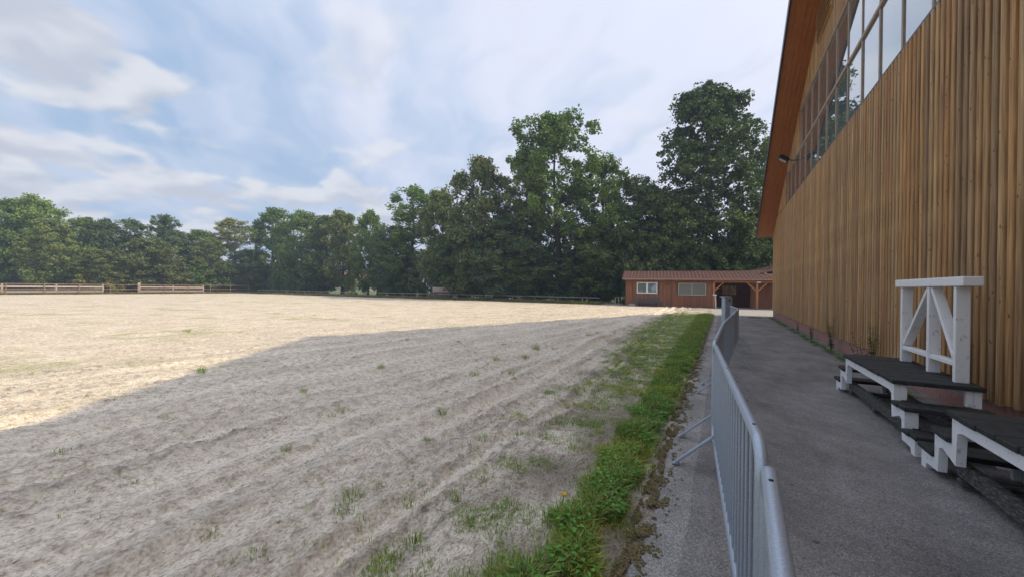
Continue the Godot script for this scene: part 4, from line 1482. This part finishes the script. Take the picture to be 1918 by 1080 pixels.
func build_small_things() -> void:
	# weeds against the hall's plinth
	var lst := [[10.3, 1.15, 6, 0.16, 0.10, Color(0.13, 0.16, 0.045), "tall bushy weed against the hall wall beyond the railed mounting block"], [11.0, 0.75, 4, 0.28, 0.11, Color(0.075, 0.12, 0.045), "leaning dark weed beside the tallest weed at the hall wall"], [13.6, 0.95, 7, 0.20, 0.09, Color(0.11, 0.17, 0.04), "fresh green weed against the hall plinth past the leaning weed"], [16.4, 0.55, 5, 0.14, 0.08, Color(0.10, 0.12, 0.05), "small weed further along the hall plinth"], [19.0, 0.45, 4, 0.14, 0.07, Color(0.10, 0.13, 0.05), "little weed near the far end of the hall plinth"]]
	for i in lst.size():
		var e: Array = lst[i]
		var w := weed_mesh(600 + i, e[1], e[2], e[3], e[4], e[5])
		var o := thing("wall_weed", at(2.66, 0.0, e[0]), float(i), e[6], "weed", "weeds along the hall wall")
		part(o, "stem", w[0], M.grass)
		part(o, "leaves", w[1], M.grass)
	# yellow flower in the verge
	var f := thing("dandelion", at(-0.98, ground_height(-0.98, 2.62), 2.62), 0.0, "single yellow dandelion flower at the edge of the verge", "flower")
	var g := Geo.new()
	g.tube([Vector3(0, -0.02, 0), Vector3(0.006, 0.07, 0.004), Vector3(0.012, 0.13, 0.0)], [0.003, 0.003, 0.003], 5, false)
	M.stem_green = mat(Color(0.10, 0.15, 0.05), 0.7)
	part(f, "stem", g.mesh(), M.stem_green)
	g = Geo.new()
	for k in 42:
		var a := k * 2.399
		var q := 0.4 + 0.6 * k / 42.0
		var d := Vector3(cos(a), 1.1 - q, sin(a)).normalized()
		var sd := d.cross(Vector3.UP).normalized() * 0.004
		var p := Vector3(0.012, 0.13, 0)
		g.tri(p, p + d * 0.022 + sd, p + d * 0.024 - sd)
	part(f, "flower_head", g.mesh(), M.petal)
	# drain cover on the path
	var dr := thing("drain_cover", at(1.75, 0.004, 27.3), 0.0, "round dark drain cover in the path near the hall's far corner", "drain cover")
	g = Geo.new()
	g.tube([Vector3(0, -0.03, 0), Vector3(0, 0.008, 0)], [0.36, 0.36], 28)
	part(dr, "rim", g.mesh(), M.hole)
	g = Geo.new()
	for k in 7:
		g.box(Vector3(-0.24 + k * 0.08, 0.012, 0), Vector3(0.035, 0.01, 0.5 - 0.05 * absf(k - 3.0)), 0.002)
	part(dr, "grate", g.mesh(), M.black)
	# water standpipe by the bay
	var sp := thing("standpipe", cam(17.95, 34.55), deg_to_rad(YAW), "thin white water standpipe beside the open bay of the shed", "standpipe")
	g = Geo.new()
	g.tube([Vector3(0, 0, 0), Vector3(0, 0.45, 0), Vector3(-0.03, 0.95, 0), Vector3(-0.06, 1.12, 0)], [0.05, 0.05, 0.045, 0.04], 8)
	part(sp, "pipe", g.mesh(), M.white_thing)
	g = Geo.new()
	g.box(Vector3(-0.10, 1.17, 0.0), Vector3(0.30, 0.11, 0.14), 0.02)
	part(sp, "head", g.mesh(), M.white_thing)
	g = Geo.new()
	g.tube([Vector3(-0.17, 1.22, 0), Vector3(-0.17, 1.36, 0)], [0.022, 0.03], 8)
	g.tube([Vector3(0.0, 1.15, 0.05), Vector3(0.0, 1.05, 0.12)], [0.02, 0.016], 6)
	part(sp, "tap", g.mesh(), M.grey_rail)
	# things along the closed end of the shed
	var bk := thing("boulder", cam(11.3, 36.95), 0.4, "rounded grey boulder at the corner of the shed", "boulder")
	g = Geo.new()
	var bn := noise(640, 1.6, 3)
	for i in 10:
		for j in 16:
			var P := []
			for c in [[i, j], [i, j + 1], [i + 1, j + 1], [i + 1, j]]:
				var th: float = PI * 0.5 * c[0] / 10.0
				var ph: float = TAU * (c[1] % 16) / 16.0
				var d := Vector3(cos(ph) * sin(th), cos(th), sin(ph) * sin(th))
				P.push_back(Vector3(d.x * 0.42, d.y * 0.26 - 0.02, d.z * 0.36) * (1.0 + 0.22 * bn.get_noise_3dv(d * 1.3)))
			g.quad(P[0], P[3], P[2], P[1])
	part(bk, "rock", g.mesh(), M.stone)
	var bench := thing("bench", cam(12.6, 36.42), deg_to_rad(YAW) - 0.354, "low dark bench standing against the grey boards under the white window", "bench")
	g = Geo.new()
	for k in 3:
		g.box(Vector3(0, 0.42, -0.14 + k * 0.13), Vector3(1.75, 0.035, 0.12), 0.006)
	part(bench, "seat", g.mesh(), M.old_wood)
	for e in [-0.75, 0.75]:
		g = Geo.new()
		g.box(Vector3(e, 0.2, 0.0), Vector3(0.07, 0.40, 0.36), 0.006)
		part(bench, "leg", g.mesh(), M.black)
	var rl := thing("gate_frame", cam(10.55, 39.4), deg_to_rad(YAW), "small pale gate frame with a plank laid at its foot beside the shed", "frame")
	for e in [-0.17, 0.17]:
		g = Geo.new()
		g.box(Vector3(e, 0.36, 0), Vector3(0.06, 0.76, 0.06), 0.006)
		part(rl, "post", g.mesh(), M.pale_board)
	g = Geo.new()
	g.box(Vector3(0, 0.755, 0), Vector3(0.42, 0.05, 0.065), 0.006)
	part(rl, "bar", g.mesh(), M.pale_board)
	g = Geo.new()
	g.box(Vector3(-0.35, 0.10, 0.18), Vector3(1.8, 0.08, 0.16), 0.01)
	part(rl, "plank", g.mesh(), M.pale_board)
	# tufts standing singly in the sand
	var tm := []
	for k in 5:
		tm.push_back(tuft_mesh(650 + k, 40 + 6 * k, 0.055 + 0.014 * k, 0.22))
	var spots := [[115, 848], [307, 778], [722, 762], [800, 832], [665, 943], [640, 965], [720, 915], [905, 825], [780, 1020], [640, 768], [490, 1050], [470, 735], [930, 678], [985, 668], [1005, 655], [1040, 650], [1068, 645], [1105, 628], [765, 637], [378, 697], [620, 775], [590, 590], [860, 640], [830, 775], [855, 940], [770, 870], [945, 645], [570, 730], [1120, 622], [350, 620], [395, 1000], [960, 700], [890, 700], [715, 690], [540, 850], [250, 900]]
	var r := RandomNumberGenerator.new()
	r.seed = 88
	for i in spots.size():
		var px: float = spots[i][0]
		var py: float = spots[i][1]
		var hor := 538.0 + (px - 959.0) * 0.01222
		var d := EYE * 736.0 / (py - hor)
		var p := cam((px - 959.0) / 736.0 * d, d)
		var o := MeshInstance3D.new()
		o.name = numbered("grass_tuft")
		o.mesh = tm[i % 5]
		o.material_override = M.grass
		add_child(o)
		o.position = Vector3(p.x, ground_height(p.x, -p.z) - 0.005, p.z)
		o.rotation.y = r.randf() * TAU
		o.scale = Vector3.ONE * (r.randf_range(0.55, 0.95) if d < 6 else r.randf_range(0.9, 1.4))
		tag(o, "small tuft of green blades growing alone out of the sand", "grass tuft", "single grass tufts in the sand")

func tuft_mesh(seed_: int, blades: int, h: float, spread: float) -> ArrayMesh:
	var r := RandomNumberGenerator.new()
	r.seed = seed_
	var g := Geo.new()
	g.use_col = true
	for i in blades:
		var az := r.randf() * TAU
		var q := sqrt(r.randf())
		var p := Vector3(cos(az), 0, sin(az)) * spread * 0.35 * q
		var out := Vector3(cos(az + r.randf_range(-0.8, 0.8)), 0, sin(az + r.randf_range(-0.8, 0.8)))
		var L := h * r.randf_range(0.5, 1.2)
		var w := r.randf_range(0.0016, 0.0034)
		var lean := r.randf_range(0.15, 0.9)
		var m := p + Vector3(0, L * 0.6, 0) + out * L * lean * 0.35
		var t := p + Vector3(0, L * (1.0 - 0.35 * lean), 0) + out * L * lean
		var sd := out.cross(Vector3.UP).rotated(Vector3.UP, r.randf_range(-0.7, 0.7)) * w
		var dry := r.randf()
		g.col = Color(0.290, 0.410, 0.100) * r.randf_range(0.65, 1.3) if dry > 0.14 else Color(0.26, 0.21, 0.09) * r.randf_range(0.7, 1.1)
		p.y -= 0.02
		g.tri(p - sd, p + sd, m + sd * 0.8); g.tri(p - sd, m + sd * 0.8, m - sd * 0.8); g.tri(m - sd * 0.8, m + sd * 0.8, t)
	return g.mesh()

func herb_mesh(seed_: int, leaves: int, size: float) -> ArrayMesh:
	var r := RandomNumberGenerator.new()
	r.seed = seed_
	var g := Geo.new()
	g.use_col = true
	for i in leaves:
		var az := r.randf() * TAU
		var q := r.randf_range(0.2, 1.0) * size
		var h := r.randf_range(0.25, 1.0) * size
		var p := Vector3(cos(az) * q * 0.5, h * 0.7, sin(az) * q * 0.5)
		var d := Vector3(cos(az), r.randf_range(-0.1, 0.5), sin(az)).normalized()
		var L := size * r.randf_range(0.25, 0.5)
		var sd := d.cross(Vector3.UP).normalized() * L * 0.3
		g.col = Color(0.150, 0.330, 0.066) * r.randf_range(0.65, 1.35)
		var m := p + d * L * 0.5 + Vector3(0, L * 0.12, 0)
		var e := p + d * L - Vector3(0, L * 0.1, 0)
		g.tri(p, m + sd, e); g.tri(p, e, m - sd)
	return g.mesh()

func scatter(called: String, mesh: Mesh, m: Material, xf: Array, cols: Array, label: String, category: String) -> void:
	var mm := MultiMesh.new()
	mm.transform_format = MultiMesh.TRANSFORM_3D
	mm.use_colors = true
	mm.mesh = mesh
	mm.instance_count = xf.size()
	for i in xf.size():
		mm.set_instance_transform(i, xf[i])
		mm.set_instance_color(i, cols[i])
	var o := MultiMeshInstance3D.new()
	o.name = numbered(called)
	o.multimesh = mm
	o.material_override = m
	add_child(o)
	tag(o, label, category, "", "stuff")

func build_grass() -> void:
	var r := RandomNumberGenerator.new()
	r.seed = 99
	var pat := noise(701, 0.7, 3)
	var pat2 := noise(702, 1.9, 2)
	var T := [tuft_mesh(711, 26, 0.085, 0.15), tuft_mesh(712, 30, 0.12, 0.17), tuft_mesh(713, 18, 0.045, 0.2)]
	var X := [[], [], []]
	var C := [[], [], []]
	var HX := []
	var HC := []
	var s := 0.2
	for it in 60000:
		# more of them near by, where single blades show
		s = 0.3 + 29.0 * pow(r.randf(), 2.0)
		var vw := verge_width(s)
		var n := -0.52 - r.randf() * (vw + 0.9)
		var edge := -0.5 - n                       # distance from the path's edge
		var core := exp(-pow((edge - 0.28 - 0.14 * pat2.get_noise_2d(s, 1.0)) / (0.105 + 0.013 * s), 2.0))
		var far_full := clampf((s - 3.6) / 6.0, 0.0, 1.0)
		var den := core + far_full * clampf((vw - edge) / 0.6, 0.0, 1.0) * 0.85
		den += 0.42 * clampf(pat.get_noise_2d(n * 2.2, s * 2.2) * 2.6, 0.0, 1.0) * clampf((vw + 0.7 - edge) / 0.8, 0.0, 1.0)
		den *= clampf(0.62 + 1.3 * pat2.get_noise_2d(n * 2.0, s * 2.0), 0.06, 1.1)
		den *= 0.85
		if edge < 0.12:
			den *= 0.35
		if r.randf() > den:
			continue
		var y := ground_height(n, s) - 0.006
		if n > -0.75:
			y = lerpf(y, -0.035, clampf((n + 0.75) / 0.3, 0.0, 1.0))
		var k := 1 if core > 0.45 and r.randf() < 0.7 else (0 if core > 0.2 and r.randf() < 0.6 else 2)
		var sc := r.randf_range(0.55, 1.15) * (1.0 + 0.2 * core)
		var b := Basis(Vector3.UP, r.randf() * TAU).scaled(Vector3(sc * 1.1, sc, sc * 1.1))
		var yel := clampf(pat.get_noise_2d(n * 0.9 + 40.0, s * 0.9) * 1.6 + 0.25 - core * 0.3, 0.0, 1.0)
		X[k].push_back(Transform3D(b, Vector3(n, y, -s)))
		C[k].push_back(Color(1.0, 1.0, 1.0).lerp(Color(1.55, 1.25, 0.9), yel) * r.randf_range(0.85, 1.2))
		if core > 0.5 and r.randf() < 0.16 and s < 12.0:
			HX.push_back(Transform3D(Basis(Vector3.UP, r.randf() * TAU).scaled(Vector3.ONE * r.randf_range(0.7, 1.3)), Vector3(n, y, -s)))
			HC.push_back(Color(1, 1, 1) * r.randf_range(0.8, 1.25))
	for k in 3:
		scatter("verge_grass", T[k], M.grass, X[k], C[k], ["mid high green grass of the verge beside the path", "lush tall green grass right along the path's edge", "short sparse yellow-green grass thinning out into the sand"][k], "grass")
	scatter("verge_herbs", herb_mesh(721, 26, 0.12), M.grass, HX, HC, "broad leaved weeds among the lush verge grass", "weeds")
	# fine sprouts and dry stalks over the near sand
	var SX := []
	var SC := []
	for it in 5200:
		s = -1.0 + 30.0 * pow(r.randf(), 1.8)
		var n := -1.4 - 9.0 * pow(r.randf(), 1.6)
		if pat.get_noise_2d(n * 1.2 + 9.0, s * 0.6) < 0.08:
			continue
		var sc := r.randf_range(0.2, 0.6)
		SX.push_back(Transform3D(Basis(Vector3.UP, r.randf() * TAU).scaled(Vector3(sc, sc * 1.1, sc)), Vector3(n, ground_height(n, s) - 0.004, -s)))
		SC.push_back(Color(1.2, 1.1, 0.9) * r.randf_range(0.7, 1.2))
	scatter("sand_sprouts", tuft_mesh(731, 12, 0.06, 0.2), M.grass, SX, SC, "tiny green sprouts scattered over the grey sand", "sprouts")
	# loose clods of sand
	var cg := Geo.new()
	cg.use_col = true
	cg.col = Color(0.62, 0.55, 0.46)
	var q := []
	for p in [Vector3(1, 0, 0), Vector3(-1, 0, 0), Vector3(0, 0.8, 0), Vector3(0, -0.8, 0), Vector3(0, 0, 1.1), Vector3(0, 0, -1.1)]:
		q.push_back(p * r.randf_range(0.8, 1.2))
	for t in [[0, 2, 4], [4, 2, 1], [1, 2, 5], [5, 2, 0], [4, 3, 0], [1, 3, 4], [5, 3, 1], [0, 3, 5]]:
		cg._out3(Vector3.ZERO, q[t[0]], q[t[1]], q[t[2]])
	var KX := []
	var KC := []
	for it in 5000:
		s = -1.0 + 16.0 * pow(r.randf(), 1.7)
		var n := -1.2 - 9.5 * pow(r.randf(), 1.4)
		if g_patch.get_noise_2d(n, s * 0.45) < 0.0 and r.randf() < 0.8:
			continue
		var sc := 0.006 + 0.016 * pow(r.randf(), 3.0)
		KX.push_back(Transform3D(Basis.from_euler(Vector3(r.randf() * 6, r.randf() * 6, r.randf() * 6)).scaled(Vector3(sc * 1.2, sc * 0.8, sc)), Vector3(n, ground_height(n, s) + sc * 0.2, -s)))
		KC.push_back(Color(1, 1, 1) * r.randf_range(0.75, 1.2))
	scatter("sand_clods", cg.mesh(), M.moss, KX, KC, "small loose clods lying on the churned grey sand", "clods")
	# moss, soil and dead leaves on the ragged edge of the asphalt
	var MX := []
	var MC := []
	for it in 42000:
		s = 0.5 + 28.0 * pow(r.randf(), 2.0)
		var n := -0.475 + r.randfn() * 0.06 + 0.06 * pat2.get_noise_2d(s * 1.4, 3.0)
		if pat2.get_noise_2d(n * 5.0, s * 2.2) < -0.05:
			continue
		var sc := r.randf_range(0.003, 0.010)
		MX.push_back(Transform3D(Basis.from_euler(Vector3(r.randf() * 0.6, r.randf() * 6, r.randf() * 0.6)).scaled(Vector3(sc * 1.3, sc * 0.6, sc * 1.3)), Vector3(n, lerpf(-0.034, -0.004, clampf((n + 0.58) / 0.1, 0.0, 1.0)), -s)))
		MC.push_back([Color(0.20, 0.20, 0.10), Color(0.22, 0.26, 0.10), Color(0.35, 0.25, 0.14), Color(0.14, 0.11, 0.08)][r.randi() % 4] * r.randf_range(0.7, 1.3))
	scatter("edge_moss", cg.mesh(), M.moss, MX, MC, "brown and green moss crumbs on the asphalt's ragged edge", "moss")
	# litter and low weeds along the hall's plinth
	var WX := []
	var WC := []
	for it in 900:
		s = 4.0 + 24.0 * pow(r.randf(), 1.3)
		if pat2.get_noise_2d(s * 0.8, 22.0) < 0.0:
			continue
		var n := 2.60 - absf(r.randfn()) * 0.09
		var sc := r.randf_range(0.3, 1.0)
		WX.push_back(Transform3D(Basis(Vector3.UP, r.randf() * TAU).scaled(Vector3(sc * 1.3, sc, sc * 1.3)), Vector3(n, -0.006, -s)))
		WC.push_back(Color(1.1, 0.95, 0.8) * r.randf_range(0.6, 1.2))
	scatter("plinth_weeds", herb_mesh(741, 14, 0.10), M.grass, WX, WC, "low weeds and litter in the joint between path and hall plinth", "weeds")
	var LX := []
	var LC := []
	for it in 150:
		s = 1.5 + 26.0 * pow(r.randf(), 1.5)
		var n := 2.55 - 2.2 * pow(r.randf(), 2.2)
		var sc := r.randf_range(0.007, 0.018)
		LX.push_back(Transform3D(Basis.from_euler(Vector3(r.randf_range(-0.2, 0.2), r.randf() * 6, r.randf_range(-0.2, 0.2))).scaled(Vector3(sc * 1.4, sc * 0.12, sc * 0.8)), Vector3(n, 0.006, -s)))
		LC.push_back([Color(0.5, 0.36, 0.2), Color(0.7, 0.62, 0.5), Color(0.25, 0.2, 0.15)][r.randi() % 3])
	scatter("path_litter", cg.mesh(), M.moss, LX, LC, "dry leaf scraps and grit strewn along the asphalt path", "litter")
	# rank grass on the banks beyond the sand
	var BX := []
	var BC := []
	for it in 9000:
		var p: Vector3
		if r.randf() < 0.62:
			p = at(-76.0 + 65.0 * r.randf(), -0.05, 39.3 + 3.2 * r.randf())
		else:
			p = at(-75.3 - 5.0 * r.randf(), -0.05, -5.0 + 46.0 * r.randf())
		var sc := r.randf_range(1.6, 3.6)
		BX.push_back(Transform3D(Basis(Vector3.UP, r.randf() * TAU).scaled(Vector3(sc * 2.2, sc, sc * 2.2)), p))
		BC.push_back(Color(1.25, 0.66, 1.5).lerp(Color(0.85, 0.72, 0.9), r.randf()) * r.randf_range(0.8, 1.3))
	scatter("bank_grass", tuft_mesh(751, 26, 0.12, 0.2), M.grass, BX, BC, "rank yellowish grass on the bank beyond the sand", "grass")
